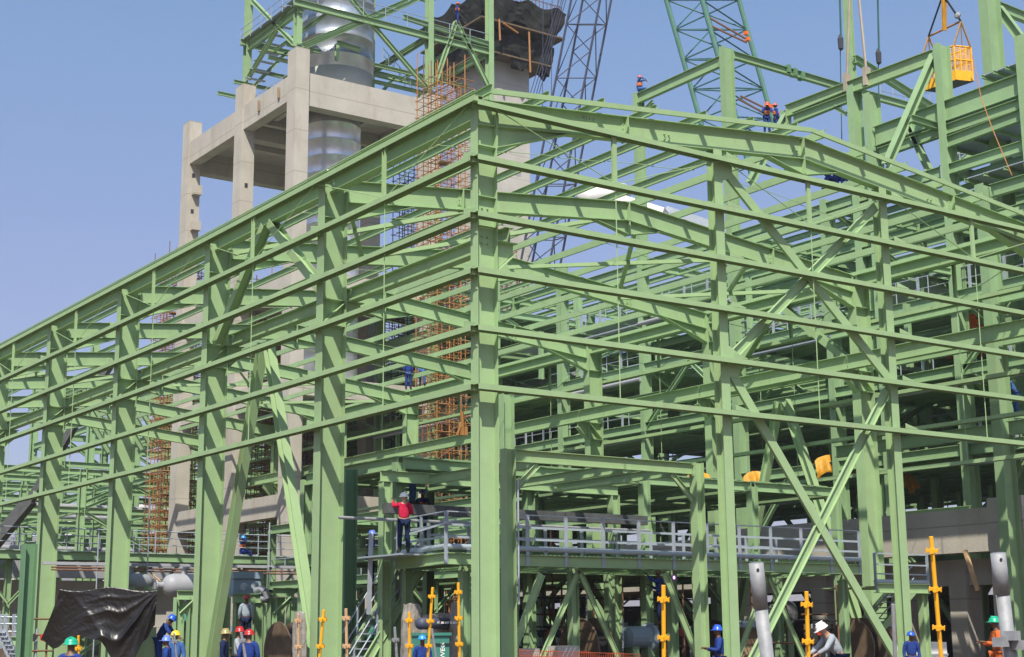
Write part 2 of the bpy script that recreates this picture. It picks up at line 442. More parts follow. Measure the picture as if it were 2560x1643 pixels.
# gable wind posts and cross bracing
PX = (8.92, 16.42)
for x in PX:
    A.I('gable_post', (x, 0.17, 0), (x, 0.17, rz(x) - 0.76), 0.34, 0.34, 0.02, up=(0, 1, 0))
for (xa, za), (xb, zb), f in (((9.2, 15.75), (16.3, 9.75), 0.0), ((16.15, 15.7), (9.2, 9.8), 0.09), ((9.2, 9.35), (16.2, 0.4), 0.0), ((16.15, 9.45), (9.25, 0.4), 0.09)):
    A.C('gable_brace', (xa, 0.02 + f, za), (xb, 0.02 + f, zb), 0.30, 0.10, 0.014, up=(zb - za, 0, xa - xb), side=1 if (zb < za and xb > xa) else -1)
A.put('gusset', MB().plate([(8.95, 0.005, 15.3), (9.5, 0.005, 15.5), (9.5, 0.005, 15.95), (8.95, 0.005, 15.95)], 0.014, (0, 1, 0)))
A.put('gusset', MB().plate([(9.0, 0.005, 9.2), (9.45, 0.005, 9.2), (9.6, 0.005, 9.9), (9.0, 0.005, 10.2)], 0.014, (0, 1, 0)))
# side wall bracing in the second bay
for s in (0, 1):
    X = 0.4 if s == 0 else SPAN - 0.4
    for a, b in (((14.0, 15.8), (17.85, 12.2)), ((13.55, 15.8), (9.6, 12.6)), ((14.0, 11.6), (17.7, 0.3)), ((13.6, 11.6), (9.4, 0.3))):
        A.I('wall_brace', (X, a[0], a[1]), (X, b[0], b[1]), 0.34, 0.3, 0.02, up=(0, 1, 0) if abs(a[1] - b[1]) > 5 else (1, 0, 0))
    A.I('brace_strut', (X, 9.5, 12.35), (X, 17.8, 12.35), 0.24, 0.24, 0.018) if s else None
# purlins
PXS = [0.3, 2.25, 4.25, 6.25, 8.25, 10.25, 12.2]
for x in PXS + [SPAN - q for q in PXS]:
    for n in range(NF - 1):
        a = -0.30 if n == 0 else 9 * n + 0.004
        A.C('purlin', (x, a, rz(x) + 0.205), (x, 9 * n + 9, rz(x) + 0.205), 0.26, 0.09, 0.01, side=-1 if x < RIDGE else 1)
# purlin ties and roof plan bracing
for n in range(NF - 1):
    y = 9 * n + 4.6
    for s in (0, 1):
        L = PXS if s == 0 else [SPAN - q for q in PXS]
        for q, (xa, xb) in enumerate(zip(L, L[1:])):
            A.put('purlin_tie', MB().tube((xa, y + 0.12 * (q % 2), rz(xa) + 0.05), (xb, y + 0.12 * (q % 2), rz(xb) + 0.05), 0.012, 5))
for n in (1, 5):
    for k, (xa, xb) in enumerate(((0.9, 6.3), (6.3, 12.2), (13.4, 19.3), (19.3, 24.7))):
        ya, yb = 9 * n + 0.3, 9 * n + 8.8
        A.put('roof_brace', MB().angle((xa, ya, rz(xa) - 0.45), (xb, yb, rz(xb) - 0.45), 0.15, 0.014))
        A.put('roof_brace', MB().angle((xb, ya, rz(xb) - 0.62), (xa, yb, rz(xa) - 0.62), 0.15, 0.014))
# end plates with bolts where rafters meet columns, splice plates on rafters
for n in range(0, 4):
    y = 9.0 * n + (0.2 if n == 0 else 0.12)
    for x_, h_, zc in ((0.87 if n else 0.68, 1.3, 15.5), (SPAN - (0.87 if n else 0.68), 1.3, 15.5)):
        g = MB().box((x_ - .015, y - .17, zc - h_ / 2), (x_ + .015, y + .17, zc + h_ / 2))
        for j in range(7):
            for i in (-1, 1): g.lathe((x_ + .015, y + i * .1, zc - h_ / 2 + .12 + j * .17), (x_ + .05, y + i * .1, zc - h_ / 2 + .12 + j * .17), [(0, .02), (.035, .02)], 6)
        A.put('end_plate', g)
    for x_ in (5.4, 20.2):
        zc = rz(x_) - .37; g = MB().box((x_ - .02, y - .165, zc - .4), (x_ + .02, y + .165, zc + .4))
        g.box((x_ - .16, y - .028, zc - .2), (x_ + .16, y - .016, zc + .2))
        for i in (-1, 1):
            for j in (-1, 0, 1): g.lathe((x_ + i * .1, y - .05, zc + j * .13), (x_ + i * .1, y - .028, zc + j * .13), [(0, .016), (.012, .022), (.022, .022)], 6)
        A.put('splice_plate', g)
    for zc in (14.36, 12.77, 11.21, 9.64, 8.06):
        g = MB()
        for i in (-1, 1): g.lathe((-.05, y + i * .1, zc - .12), (0, y + i * .1, zc - .12), [(0, .014), (.02, .02), (.05, .02)], 6)
        A.put('bolt_group', g)
# bolt groups
for x_, y_, z_ in ((0.33, 0.17, 13.0), (0.33, 0.17, 12.2), (RIDGE - .3, 0.18, 16.9), (7.0, 0.18, 16.4), (19.0, 0.18, 16.3)):
    g = MB()
    for i in (-1, 1):
        for j in (-1, 1): g.lathe((x_ + i * .09, y_ - .05, z_ + j * .09), (x_ + i * .09, y_, z_ + j * .09), [(0, .022), (.03, .03), (.05, .03)], 6)
    A.put('bolt_group', g)
A.done()

# ------------------------------------------------------------------ concrete tower with steel stage and silver duct, far left
c1 = at(695, 108, d=105)
TX, TY, TT = c1.x, c1.y, c1.z
c2 = at(570, 195, x=TX); c3 = at(445, 280, x=TX)
TW = 1.0
K = Frame('concrete_tower', 'tall bare concrete frame tower on four columns carrying steelwork, left of centre', 'concrete tower', (TX, TY, 0), 'conc')
XR = at(1003, 235, y=TY).x
ys = [TY, c2.y, c3.y]
for i, y in enumerate(ys):
    for X in (TX, XR):
        top = TT if X == TX else TT - 1.2
        m = MB().box((X, y, 0), (X + TW * 1.05, y + TW * 1.3, top))
        # chamfer joints: thin recessed lift lines are modelled as raised collars
        K.put('column', m)
    for zz in (TT - 4.0,):
        K.put('cross_beam', MB().box((TX + TW * 1.06, y + 0.15, TT - 4.1), (XR - 0.01, y + 1.1, TT - 1.7)))
for X in (TX, XR):
    for ya, yb in zip(ys, ys[1:]):
        K.put('side_beam', MB().box((X + 0.12, ya + TW * 1.31, TT - 3.6), (X + 0.95, yb - 0.01, TT - 1.75)))
slab = MB()
cx, cy = at(785, 240, y=TY + 3.6).x, TY + 3.9
rr = 2.05
# deck slab with a round opening
n = 32; xs0, xs1, ys0, ys1 = TX + 0.97, XR + 0.1, TY + 1.12, ys[2] + 0.1
ring = [(cx + rr * 1.12 * math.cos(2 * math.pi * i / n), cy + rr * 1.12 * math.sin(2 * math.pi * i / n)) for i in range(n)]
for z, fl in ((TT - 2.4, 1), (TT - 2.05, 0)):
    q = []
    for i in range(n):
        a = 2 * math.pi * i / n; dx, dy = math.cos(a), math.sin(a)
        t = min(((xs1 - cx) / dx if dx > 1e-6 else (xs0 - cx) / dx if dx < -1e-6 else 1e9), ((ys0 + 8.4 - cy) / dy if dy > 1e-6 else (ys0 - cy) / dy if dy < -1e-6 else 1e9))
        q.append((cx + dx * t, cy + dy * t))
    vs = [(x, y, z) for x, y in ring] + [(x, y, z) for x, y in q]
    slab.add(vs, [(i, (i + 1) % n, n + (i + 1) % n, n + i) for i in range(n)])
slab.box((xs0, ys0 + 8.41, TT - 2.4), (xs1, ys1, TT - 2.05))
K.put('deck_slab', slab)
for yy in (TY + 7.2, TY + 13.0):
    K.put('soffit_beam', MB().box((TX + 1.0, yy, TT - 3.4), (XR, yy + 0.5, TT - 2.41)))
for xx in (TX + 1.8, TX + 7.6):
    K.put('soffit_beam', MB().box((xx, TY + 1.12, TT - 3.0), (xx + 0.4, TY + 7.2, TT - 2.41)))
# lower concrete levels
for z0, z1 in ((TT - 17.3, TT - 15.9), (TT - 24.5, TT - 23.2), (9.5, 11)):
    K.put('cross_beam', MB().box((TX + 1.06, TY + 0.1, z0), (XR, TY + 1.0, z1)))
    K.put('floor_slab', MB().box((TX + 1.0, TY + 1.02, z1 - 0.4), (XR + 1, ys[2], z1 - 0.1)))
    for ya, yb in zip(ys, ys[1:]):
        K.put('side_beam', MB().box((TX + 0.12, ya + TW * 1.31, z0), (TX + 0.95, yb - 0.01, z1)))
# wall bracket blocks and small pockets on the columns
for y, zs in ((ys[2], (at(455, 437, y=ys[2]).z, at(452, 520, y=ys[2]).z)), ):
    for zz in zs:
        K.put('corbel', MB().plate([(TX + 1.06, y - 0.45, zz), (TX + 1.06, y, zz - 0.9), (TX + 1.06, y, zz)], 0.7, (1, 0, 0)).box((TX + 0.72, y - 0.46, zz), (TX + 1.4, y, zz + 0.12)) if False else MB().box((TX + 0.35, y - 0.5, zz - 0.75), (TX + 1.04, y - 0.001, zz)))
for y, z in ((ys[2], at(455, 417, y=ys[2]).z), (ys[2], at(452, 501, y=ys[2]).z), (ys[1], at(575, 440, y=ys[1]).z)):
    K.put('pocket', MB().box((TX + 0.35, y - 0.012, z), (TX + 0.6, y + 0.05, z + 0.35)), 'dark')
for dd in (0.0, 0.4):
    K.put('pocket', MB().box((TX - 0.012, ys[0] + 2.6 + dd * 8, TT - 3.0), (TX + 0.05, ys[0] + 2.85 + dd * 8, TT - 2.2)), 'brown')
K.done()

D = thing('duct', 'silver clad round duct rising through the deck of the concrete tower', 'duct', (cx, cy, 0))
def child(mb, name, m, parent, smooth=False):
    L = OR.get(parent.name, Vector((0, 0, 0)))
    me = bpy.data.meshes.new(name)
    me.from_pydata([(x - L.x, y - L.y, z - L.z) for x, y, z in mb.v], [], mb.f)
    import bmesh
    b = bmesh.new(); b.from_mesh(me); bmesh.ops.recalc_face_normals(b, faces=b.faces); b.to_mesh(me); b.free()
    me.materials.append(M[m])
    if smooth:
        for p in me.polygons: p.use_smooth = True
    o = bpy.data.objects.new(name, me); COL.objects.link(o); o.parent = parent
    return o
M['duct'] = mat('silver_cladding', (0.66, 0.70, 0.76), 0.3, metal=0.6, var=0.12, scale=1.3, bump=0.25, bscale=1.5)
M['cone'] = mat('grey_green_cone', (0.34, 0.37, 0.33), 0.7, var=.08)
M['duct2'] = mat('weathered_cladding', (0.46, 0.51, 0.56), 0.36, metal=0.7, var=0.15, scale=1.0, bump=0.3, bscale=1.2)
M['duct_shade'] = mat('shaded_cladding', (0.36, 0.36, 0.37), 0.45, metal=0.5, var=0.1, scale=2.0)  # duct cladding in a darker grey, shade put into the colour
prof = []
zb = TT - 24
z = zb
while z < TT - 5.2: prof += [(z, rr), (z + 1.18, rr), (z + 1.19, rr * 1.012), (z + 1.22, rr * 1.012), (z + 1.23, rr)]; z += 1.25
child(MB().lathe((cx, cy, 0), (cx, cy, 1), prof, 40), 'lower_cladding', 'duct', D, True)
child(MB().lathe((cx, cy, 0), (cx, cy, 1), [(TT - 5.0, rr * 0.99), (TT - 1.9, rr * 0.99)], 40), 'shaded_section', 'duct_shade', D, True)  # top of the duct, painted duller for the shade below the deck
b2x, b2y, R2 = at(808, 120, d=depth((cx, cy, TT)) + 1).x, cy + 1.2, 2.72
child(MB().lathe((b2x, b2y, 0), (b2x, b2y, 1), [(TT - 2.0, R2 * .9), (TT + .6, R2 * .99)], 48), 'cone_base', 'cone', D, True)
prof = [(TT + 0.55, R2 * 0.97)]
z = TT + 0.6
while z < TT + 12: prof += [(z, R2), (z + 0.9, R2 * 1.0), (z + 0.92, R2 * 1.03), (z + 1.0, R2 * 1.03), (z + 1.02, R2)]; z += 1.3 + 0.5 * rnd()
child(MB().lathe((b2x, b2y, 0), (b2x, b2y, 1), prof, 48), 'upper_cladding', 'duct2', D, True)

S = Frame('tower_steelwork', 'braced pale green steel frame with walkways standing on top of the concrete tower', 'steel frame', (TX, TY, TT), 'green2')
px = lambda a, b, **k: at(a, b, **k)
yf = TY + 0.6
H = 14.0
Lc = [px(697, 106, x=TX + 0.6), px(578, 190, x=TX + 0.6)]
Rc = [px(1006, 212, y=yf), px(1148, 240, y=yf)]
for p in Lc: S.I('column', p, (p.x, p.y, TT + H), 0.55, 0.45, 0.03, up=(0, 1, 0))
for p in Rc: S.I('column', (p.x, p.y, p.z if p is Rc[0] else 20), (p.x, p.y, TT + H), 0.55, 0.45, 0.03, up=(0, 1, 0))
for p in (Lc[1],):
    for q in Rc: S.I('column', (q.x, p.y, TT - 2), (q.x, p.y, TT + H), 0.5, 0.4, 0.03, up=(0, 1, 0))
yb = Lc[1].y
def SI(k, a, b, h=0.4, w=0.3, **kw): S.I(k, a, b, h, w, 0.025, **kw)
zA = px(720, 13, y=yf).z
for zz in (zA, zA + 7.5):
    SI('beam', (TX, yf, zz), (Rc[1].x, yf, zz), 0.5); SI('beam', (TX, yb, zz), (Rc[1].x, yb, zz), 0.45)
    for X in (TX + 0.6, Rc[0].x, Rc[1].x): SI('beam', (X, yf, zz), (X, yb, zz), 0.45)
    for q in range(1, 6):
        X = TX + (Rc[1].x - TX) * q / 6
        if abs(X - b2x) > R2 + 0.3: SI('beam', (X, yf, zz - 0.1), (X, yb, zz - 0.1), 0.25, 0.15)
    S.put('walkway', MB().box((TX, yf + 0.1, zz + 0.26), (Rc[1].x, yf + 1.2, zz + 0.29)), 'galv')
    S.put('walkway', MB().box((TX + 0.2, yf + 1.3, zz + 0.26), (TX + 1.6, yb, zz + 0.29)), 'galv')
zB = px(578, 100, x=TX).z
SI('beam', (TX + 0.6, yf, zB), (TX + 0.6, yb, zB), 0.45)
for a, b in (((590, 0), (690, 104)), ((582, 183), (672, 30)), ((705, 108), (957, 0)), ((715, 110), (880, 40)), ((822, -2), (1000, 206)), ((880, 45), (980, -2))):
    if a[0] < 690: A0, B0 = px(*a, x=TX + 0.6), px(*b, x=TX + 0.6)
    else: A0, B0 = px(*a, y=yf + 0.1), px(*b, y=yf + 0.1)
    SI('brace', A0, B0, 0.3, 0.26)
A0, B0 = px(1068, 48, y=yf), px(1145, 205, y=yf); SI('brace', A0, B0, 0.34, 0.28)
A0, B0 = px(945, 40, y=yf), px(1148, 105, y=yf); SI('beam', A0, B0, 0.35, 0.28)
A0, B0 = px(1022, 190, y=yf), px(1068, 52, y=yf); SI('brace', A0, B0, 0.3, 0.28)
for k in range(5):
    a = TX + 1 + k * 3.2
    SI('brace', (a, yb, TT), (a + 2.8, yb, zA), 0.25, 0.2)
    SI('beam', (TX + 1, yf + 3 + k * 3, TT + 1.6), (Rc[1].x, yf + 3 + k * 3, TT + 1.6), 0.28, 0.2)
SI('stub_beam', px(790, 100, y=yf + 1), px(845, 117, y=yf + 1), 0.3); SI('stub_post', px(790, 103, y=yf + 1), px(790, 142, y=yf + 1), 0.25, 0.25, up=(0, 1, 0))
# roof / stair flights at the back, rails in front
for k in range(14):
    zz = TT + 0.5 + k * 0.55
    S.put('tread', MB().box((TX + 0.2 + k * 0.1, yf + 8 - k * 0.5, zz), (TX + 1.8 + k * 0.1, yf + 8.3 - k * 0.5, zz + 0.06)), 'galv')
def rail(F, a, b, hgt=1.1, n=None, r=0.03, m='galv', mid=(0.5,), kind='handrail'):
    a, b = Vector(a), Vector(b); L = (b - a).length; n = n or max(1, int(L / 1.8)); u = Vector((0, 0, 1))
    g = MB()
    for k in range(n + 1):
        p = a + (b - a) * (k / n); g.tube(p, p + u * hgt, r, 5)
    g.tube(a + u * hgt, b + u * hgt, r, 5)
    for q in mid: g.tube(a + u * hgt * q, b + u * hgt * q, r * 0.8, 5)
    F.put(kind, g, m)
rail(S, (TX, yf - 0.1, zA + 0.3), (Rc[1].x, yf - 0.1, zA + 0.3), n=9)
rail(S, (TX, yf, zB + 0.3), (TX, yb, zB + 0.3), n=5)
rail(S, (TX + 1, yf + 1, TT - 1.9), (TX + 1, yb, TT - 1.9), n=6)
rail(S, (TX + 9, yf + 3, TT + 2), (TX + 16, yf + 9, TT + 2), n=7)
S.done()

# ------------------------------------------------------------------ concrete core with draped nets
s0 = at(1146, 200, d=135)
SX, SY = s0.x, s0.y
SW = at(1240, 200, y=SY).x - SX; SD = at(1068, 210, x=SX).y - SY
SZ = at(1200, 62, y=SY).z
M['plank'] = mat('dirty_plank', (0.13, 0.09, 0.055), 0.85, var=0.3, scale=2.0)
Q = thing('concrete_core', 'square pale concrete shaft with dark nets draped round its unfinished top', 'concrete core', (SX, SY, 0))
child(MB().box((SX, SY, 0), (SX + SW, SY + SD, SZ)), 'shaft', 'concl', Q)
wz = at(1213, 150, y=SY)
child(MB().box((wz.x - 0.75, SY - 0.01, wz.z - 0.6), (wz.x + 0.65, SY + 0.3, wz.z + 0.6)), 'window_opening', 'dark', Q)
child(MB().box((wz.x - 0.3, SY - 0.008, wz.z - 10.7), (wz.x + 0.25, SY + 0.3, wz.z - 9.9)), 'pocket', 'grey', Q)
M['net'] = mat('dark_shade_net', (0.03, 0.031, 0.028), 0.9, var=0.35, scale=1.6, spec=0.05, bump=0.6, bscale=3.0)
M['netb'] = mat('blue_grey_net', (0.085, 0.11, 0.125), 0.9, var=0.3, scale=2.0, spec=0.05, bump=0.5, bscale=3.0)
def net(zt, zbm, o, seed, m='net'):
    """cloth skirt hung round the shaft with sag between its brackets"""
    rg = random.Random(seed); g = MB(); pts = []
    x0, x1, y0, y1 = SX - o, SX + SW + o, SY - o, SY + SD + o
    per = []
    N = 22
    for i in range(N): per.append((x0 + (x1 - x0) * i / N, y0))
    for i in range(N): per.append((x1, y0 + (y1 - y0) * i / N))
    for i in range(N): per.append((x1 - (x1 - x0) * i / N, y1))
    for i in range(N): per.append((x0, y1 - (y1 - y0) * i / N))
    rows = 9; vs = []
    for r in range(rows):
        t = r / (rows - 1)
        for i, (x, y) in enumerate(per):
            j = 0.12 * math.sin(i * 1.1 + seed + t * 2) * (1 - abs(2 * t - 1)) + rg.uniform(-0.05, 0.05)
            sag = 0.6 * abs(math.sin(i * math.pi / 7.3 + seed)) * (1 - t)
            bot = 0.6 * math.sin(i * 0.55 + seed * 2) * t + rg.uniform(-.25, .25) * (t > .95)
            k = 1 + (j - 0.55 * t) / 6
            cxm, cym = SX + SW / 2, SY + SD / 2
            vs.append((cxm + (x - cxm) * k, cym + (y - cym) * k, zt - (zt - zbm) * t - sag + bot))
    P4 = len(per)
    g.add(vs, [(r * P4 + i, r * P4 + (i + 1) % P4, (r + 1) * P4 + (i + 1) % P4, (r + 1) * P4 + i) for r in range(rows - 1) for i in range(P4)])
    return child(g, 'net', m, Q)
zt1, zm1 = at(1200, 40, y=SY).z, at(1200, 82, y=SY).z
net(zt1 + 0.9, zm1 - 0.2, 2.5, 1.0)
net(at(1200, 96, y=SY).z, at(1200, 160, y=SY).z, 1.7, 2.2)
net(at(1200, 85, y=SY).z, at(1200, 128, y=SY).z, 0.55, 4.2, 'netb')
child(MB().box((SX - 2.4, SY - 2.4, zm1 - 0.3), (SX + SW + 2.4, SY + SD + 2.4, zm1 - 0.15)), 'platform', 'plank', Q)
zz = at(1200, 148, y=SY).z
child(MB().box((SX - 1.5, SY - 1.5, zz - 0.15), (SX + SW + 1.5, SY + SD + 1.5, zz)), 'platform', 'plank', Q)
child(MB().box((SX - 2.2, SY - 2.2, zt1 - 0.1), (SX + SW + 2.2, SY + SD + 2.2, zt1 + 0.1)), 'platform', 'rust', Q)
fm = MB()
for k in range(22):
    a = SX - 2.2 + (SW + 4.4) * k / 21
    fm.tube((a, SY - 2.2, zt1), (a, SY - 2.2, zt1 + 1.2 + (k % 5 == 0) * 1.6), 0.04, 5)
fm.tube((SX - 2.2, SY - 2.2, zt1 + 1.1), (SX + SW + 2.2, SY - 2.2, zt1 + 1.1), 0.04, 5)
child(fm, 'guard_rail', 'rust', Q)['kind'] = 'stuff'
child(MB().box((SX + 1.6, SY - 1.2, zt1 + 0.2), (SX + 3.8, SY + 0.5, zt1 + 0.9)), 'orange_tarpaulin', 'oblack', Q)
for a, b in (((1180, 55), (1214, 78)), ((1240, 75), (1243, 170)), ((1170, 45), (1172, 95))):
    child(MB().tube(at(*a, y=SY - 2.5), at(*b, y=SY - 2.5), 0.09, 6), 'strut', 'orange', Q)

# ------------------------------------------------------------------ lattice crane booms
def lattice(name, label, pts, e1, e2, seg, m, rc, rl, taper=1.0, zig2=True):
    """four chords between two ends, offsets e1 and e2 span the box section"""
    a, b = Vector(pts[0]), Vector(pts[1]); e1, e2 = Vector(e1), Vector(e2)
    F = Frame(name, label, 'crane boom', tuple(a if a.z < b.z else b), m)
    off = [Vector((0, 0, 0)), e1, e1 + e2, e2]
    n = int((b - a).length / seg)
    for o in off: F.put('chord', MB().tube(a + o, b + o, rc, 8))
    for f in range(4):
        oa, ob = off[f], off[(f + 1) % 4]
        for i in range(n):
            p, q = a + (b - a) * (i / n), a + (b - a) * ((i + 1) / n)
            mdl = (p + q) / 2
            F.put('lacing', MB().tube(p + oa, p + ob, rl, 5).tube(p + oa, mdl + ob, rl, 5).tube(mdl + ob, q + oa, rl, 5) if f % 2 == 0 else MB().tube(p + oa, p + ob, rl, 5).tube(p + oa, q + ob, rl, 5))
    return F
dS = 128
a, b = at(1415, -60 - 0, d=dS), at(1338, 0, d=dS)
top, bot = at(1352, -70, d=dS), at(1206, 690, d=dS)
F = lattice('crane_boom', 'slate grey lattice crane boom leaning right, behind the shed ridge', (top, bot), at(1406, 0, d=dS) - at(1338, 0, d=dS), at(1364.5, 3, d=dS + 2.4) - at(1338, 0, d=dS), 4.25, 'boom', 0.10, 0.05)
F.done()
pr = MB()
P = Frame('crane_rope', 'thin pendant ropes slanting down beside the slate grey crane boom', 'crane rope', tuple(at(1240, 300, d=dS)), 'boom')
for (xa, xb) in ((1312, 1218), (1318, 1226), (1322, 1234), (1328, 1240)):
    P.T('rope', at(xa, -5, d=dS + 1), at(xb, 300, d=dS + 1), 0.035, 5)
for x in (1294, 1273): P.T('rope', at(x, -5, d=dS), at(x - 2, 300, d=dS), 0.03, 5)
P.done()
dT = 112
top, bot = at(1542, -70, d=dT), at(1680, 420, d=dT)
F = lattice('crane_boom', 'heavy teal green lattice crane boom crossing behind the upper steel columns', (top, bot), at(1645, 0, d=dT - 2) - at(1561, 0, d=dT), at(1731, 0, d=dT + 0.5) - at(1645, 0, d=dT - 2), 2.3, 'teal', 0.18, 0.06)
L = F.parts[('lacing', 'teal')]; F.parts[('lacing', 'teal')] = []; F.parts[('lacing', 'boomteal')] = L
M['boomteal'] = mat('dark_teal_lacing', (0.04, 0.125, 0.115), 0.6, var=0.15)
for (a, b) in (((1660, 40), (1755, 95)), ((1665, 60), (1750, 100)), ((1735, 225), (1810, 262)), ((1730, 232), (1800, 270))):
    F.put('walkway', MB().rect(at(*a, d=dT - 2), at(*b, d=dT - 1), 0.12, 0.1), 'rust')
for p in ((1748, 78), (1752, 92), (1798, 245), (1806, 250)):
    q = at(*p, d=dT - 2); F.put('lamp_box', MB().box((q.x - 0.13, q.y - 0.13, q.z - 0.13), (q.x + 0.13, q.y + 0.13, q.z + 0.13)), 'oblack')
F.done()
for k, (x, yb_, yblk) in enumerate(((1968, 330, 97), (2057, 340, 130))):
    dd = 84
    t = thing('hoist_rope', ('left' if k == 0 else 'right') + ' one of two teal hoist ropes with hook blocks by the tall thin column', 'hoist rope', tuple(at(x, yb_, d=dd)))
    child(MB().tube(at(x, -10, d=dd), at(x + 3, yblk - 10, d=dd), 0.055, 6).tube(at(x + 1, yblk, d=dd), at(x + 5, yb_, d=dd), 0.03, 6), 'rope', 'boomteal', t)
    p = at(x + 2, yblk, d=dd)
    child(MB().lathe((p.x, p.y, p.z - 0.55), (p.x, p.y, p.z + 0.4), [(0, 0.04), (0.1, 0.14), (0.7, 0.16), (0.95, 0.06)], 8), 'hook_block', 'dark', t)

# ------------------------------------------------------------------ scaffold towers
def scaffold(label, x0, x1, y0, y1, z0, z1, bay=1.3, lift=1.0, m='orange', seed=1, brace=0.35, group='scaffold towers'):
    F = Frame('scaffold_tower', label, 'scaffold', (x0, y0, z0), m, group)
    rg = random.Random(seed)
    nx, ny, nz = max(1, round((x1 - x0) / bay)), max(1, round((y1 - y0) / bay)), int((z1 - z0) / lift)
    X = [x0 + (x1 - x0) * i / nx for i in range(nx + 1)]; Yv = [y0 + (y1 - y0) * i / ny for i in range(ny + 1)]
    for x in X:
        for y in Yv: F.T('standard', (x, y, z0), (x + rg.uniform(-.05, .05), y, z1 + rg.uniform(-.8, 2.2)), 0.036, 5, m=m if rg.random() > 0.3 else 'rust')
    for k in range(1, nz + 1):
        z = z0 + k * lift
        for y in Yv: F.put('ledger', MB().tube((x0 - .2, y, z), (x1 + .2, y, z + rg.uniform(-.08, .08)), 0.026, 4), m if rg.random() < .7 else 'rust')
        for x in X: F.put('transom', MB().tube((x, y0 - .2, z), (x, y1 + .2, z), 0.026, 4), m if rg.random() < .6 else 'rust')
        if rg.random() < brace:
            i = rg.randrange(nx); F.put('brace', MB().tube((X[i], y0, z - lift), (X[i + 1], y0, z), 0.03, 4), 'rust')
        if k % 3 == 0 and rg.random() < 0.6:
            F.put('deck_board', MB().box((x0, y0, z + 0.03), (x1, y1, z + 0.07)) if rg.random() < .08 else MB().box((x0 + rg.random() * .5, y0 + .2, z + 0.03), (x0 + (x1 - x0) * 0.45, y0 + 1.0, z + 0.07)), 'brown')
    F.done(); return F
q0, q1 = at(985, 200, d=99), at(1104, 200, d=99)
zt = at(1040, 165, d=100).z
scaffold('orange brown tube scaffold stair tower against the concrete tower', q0.x + 1.5, q1.x + 1.5, q0.y + 0.2, q0.y + 2.8, 0, zt, 0.8, 0.6, seed=3, brace=.8)
q0 = at(1168, 640, d=124); scaffold('low brown scaffold at the foot of the pale concrete shaft', q0.x, q0.x + 1.8, q0.y, q0.y + 1.4, 0, at(1180, 560, d=124).z, 0.8, 0.6, seed=25, brace=.8)
q0 = at(948, 500, d=112); scaffold('dark tube scaffold seen between the concrete tower and the orange scaffold', q0.x, q0.x + 1.6, q0.y, q0.y + 1.6, 0, at(960, 385, d=112).z, 0.8, 0.6, m='dark', seed=5)
q0 = at(386, 900, d=118); scaffold('orange scaffold behind the far left shed columns', q0.x, q0.x + 3.4, q0.y, q0.y + 3, 0, at(430, 610, d=118).z, 0.8, 0.6, seed=8, brace=.7)
q0 = at(585, 900, d=112); scaffold('orange scaffold seen between the second and third shed columns', q0.x, q0.x + 3.2, q0.y, q0.y + 2, 0, at(600, 640, d=112).z, 0.8, 0.6, seed=9, brace=.7)
q0 = at(690, 900, d=116); scaffold('low orange scaffold just left of the second shed column', q0.x - 1.4, q0.x + 2.2, q0.y, q0.y + 2, 0, at(700, 740, d=116).z, 0.8, 0.6, seed=19, brace=.7)
q0 = at(880, 800, d=122); scaffold('orange brown scaffold below the rafters left of the corner column', q0.x - 1, q0.x + 8.4, q0.y, q0.y + 2, 0, at(1000, 640, d=122).z, 0.95, 0.7, seed=10, brace=.8)

# ------------------------------------------------------------------ process building B, right, behind the shed
BX = 33.0
B = Frame('process_building', 'tall unfinished multi storey green steel process building right behind the foreground shed', 'steel building', (BX, 5, 0), 'green2')
bp = lambda x, y, X=BX: at(x, y, x=X)
def bI(k, a, b, h, w=0.28, **kw): B.I(k, a, b, h, w, 0.024, **kw)
def bcol(x, y, X=BX, h=0.72, w=0.42, zb=0.0, up=(1, 0, 0)):
    p = bp(x, y, X); B.I('column', (X, p.y, zb), (X, p.y, p.z), h, w, 0.03, up=up); return p
cK1 = bcol(2206, 106); c20 = bcol(2001, 203, h=0.66); c17 = bcol(1702, 112); c14 = bcol(1496, 220, h=0.66, w=0.3)
c23 = bcol(2042, 222, h=0.8); c31 = bcol(2316, -30, BX + 2, h=1.0, w=0.5); c39 = bcol(2402, 88, BX, h=0.9, w=0.5)
p = bp(1996, -40); B.I('column', (BX + 3, at(1996, 180, x=BX + 3).y, 10), (BX + 3, at(1996, 180, x=BX + 3).y, at(1996, -40, x=BX + 3).z), 0.42, 0.3, 0.024)
# splice plates on the big column
for x, y in ((2209, 418),):
    q = bp(x, y); g = MB().box((BX - 0.4, q.y - 0.24, q.z - 0.45), (BX + 0.4, q.y - 0.215, q.z + 0.45))
    for i in range(5):
        for j in range(4): g.box((BX - 0.3 + i * 0.13, q.y - 0.26, q.z - 0.36 + j * 0.2), (BX - 0.24 + i * 0.13, q.y - 0.24, q.z - 0.3 + j * 0.2))
    B.put('splice_plate', g, 'galv')
# hero beams along the building
bI('beam', bp(1860, 278), bp(1984, 228), 0.62)
bI('plate_girder', bp(2052, 322), (BX, c39.y, bp(2375, 205).z), 1.0, 0.36)
bI('beam', bp(1497, 231), bp(1688, 145), 0.62)
bI('beam', bp(2060, 360), (BX, c39.y, bp(2375, 250).z), 0.5)
bI('knee_brace', bp(1508, 262), bp(1530, 238), 0.2, 0.18); bI('knee_brace', bp(1955, 250), bp(1985, 268), 0.2, 0.18)
y17, z17 = c17.y, at(1725, 130, y=c17.y).z
a = at(1720, 130, y=y17); b = at(1965, 203, y=y17); c = at(2178, 262, y=y17)
bI('beam', a, b, 0.42); bI('beam', b, c, 0.42)
for q in ((1845, 160), (1860, 168), (1878, 176)):
    t = at(*q, y=y17); B.put('clip', MB().box((t.x - 0.12, t.y - 0.2, t.z - 0.3), (t.x + 0.12, t.y + 0.2, t.z + 0.15)), 'dgreen')
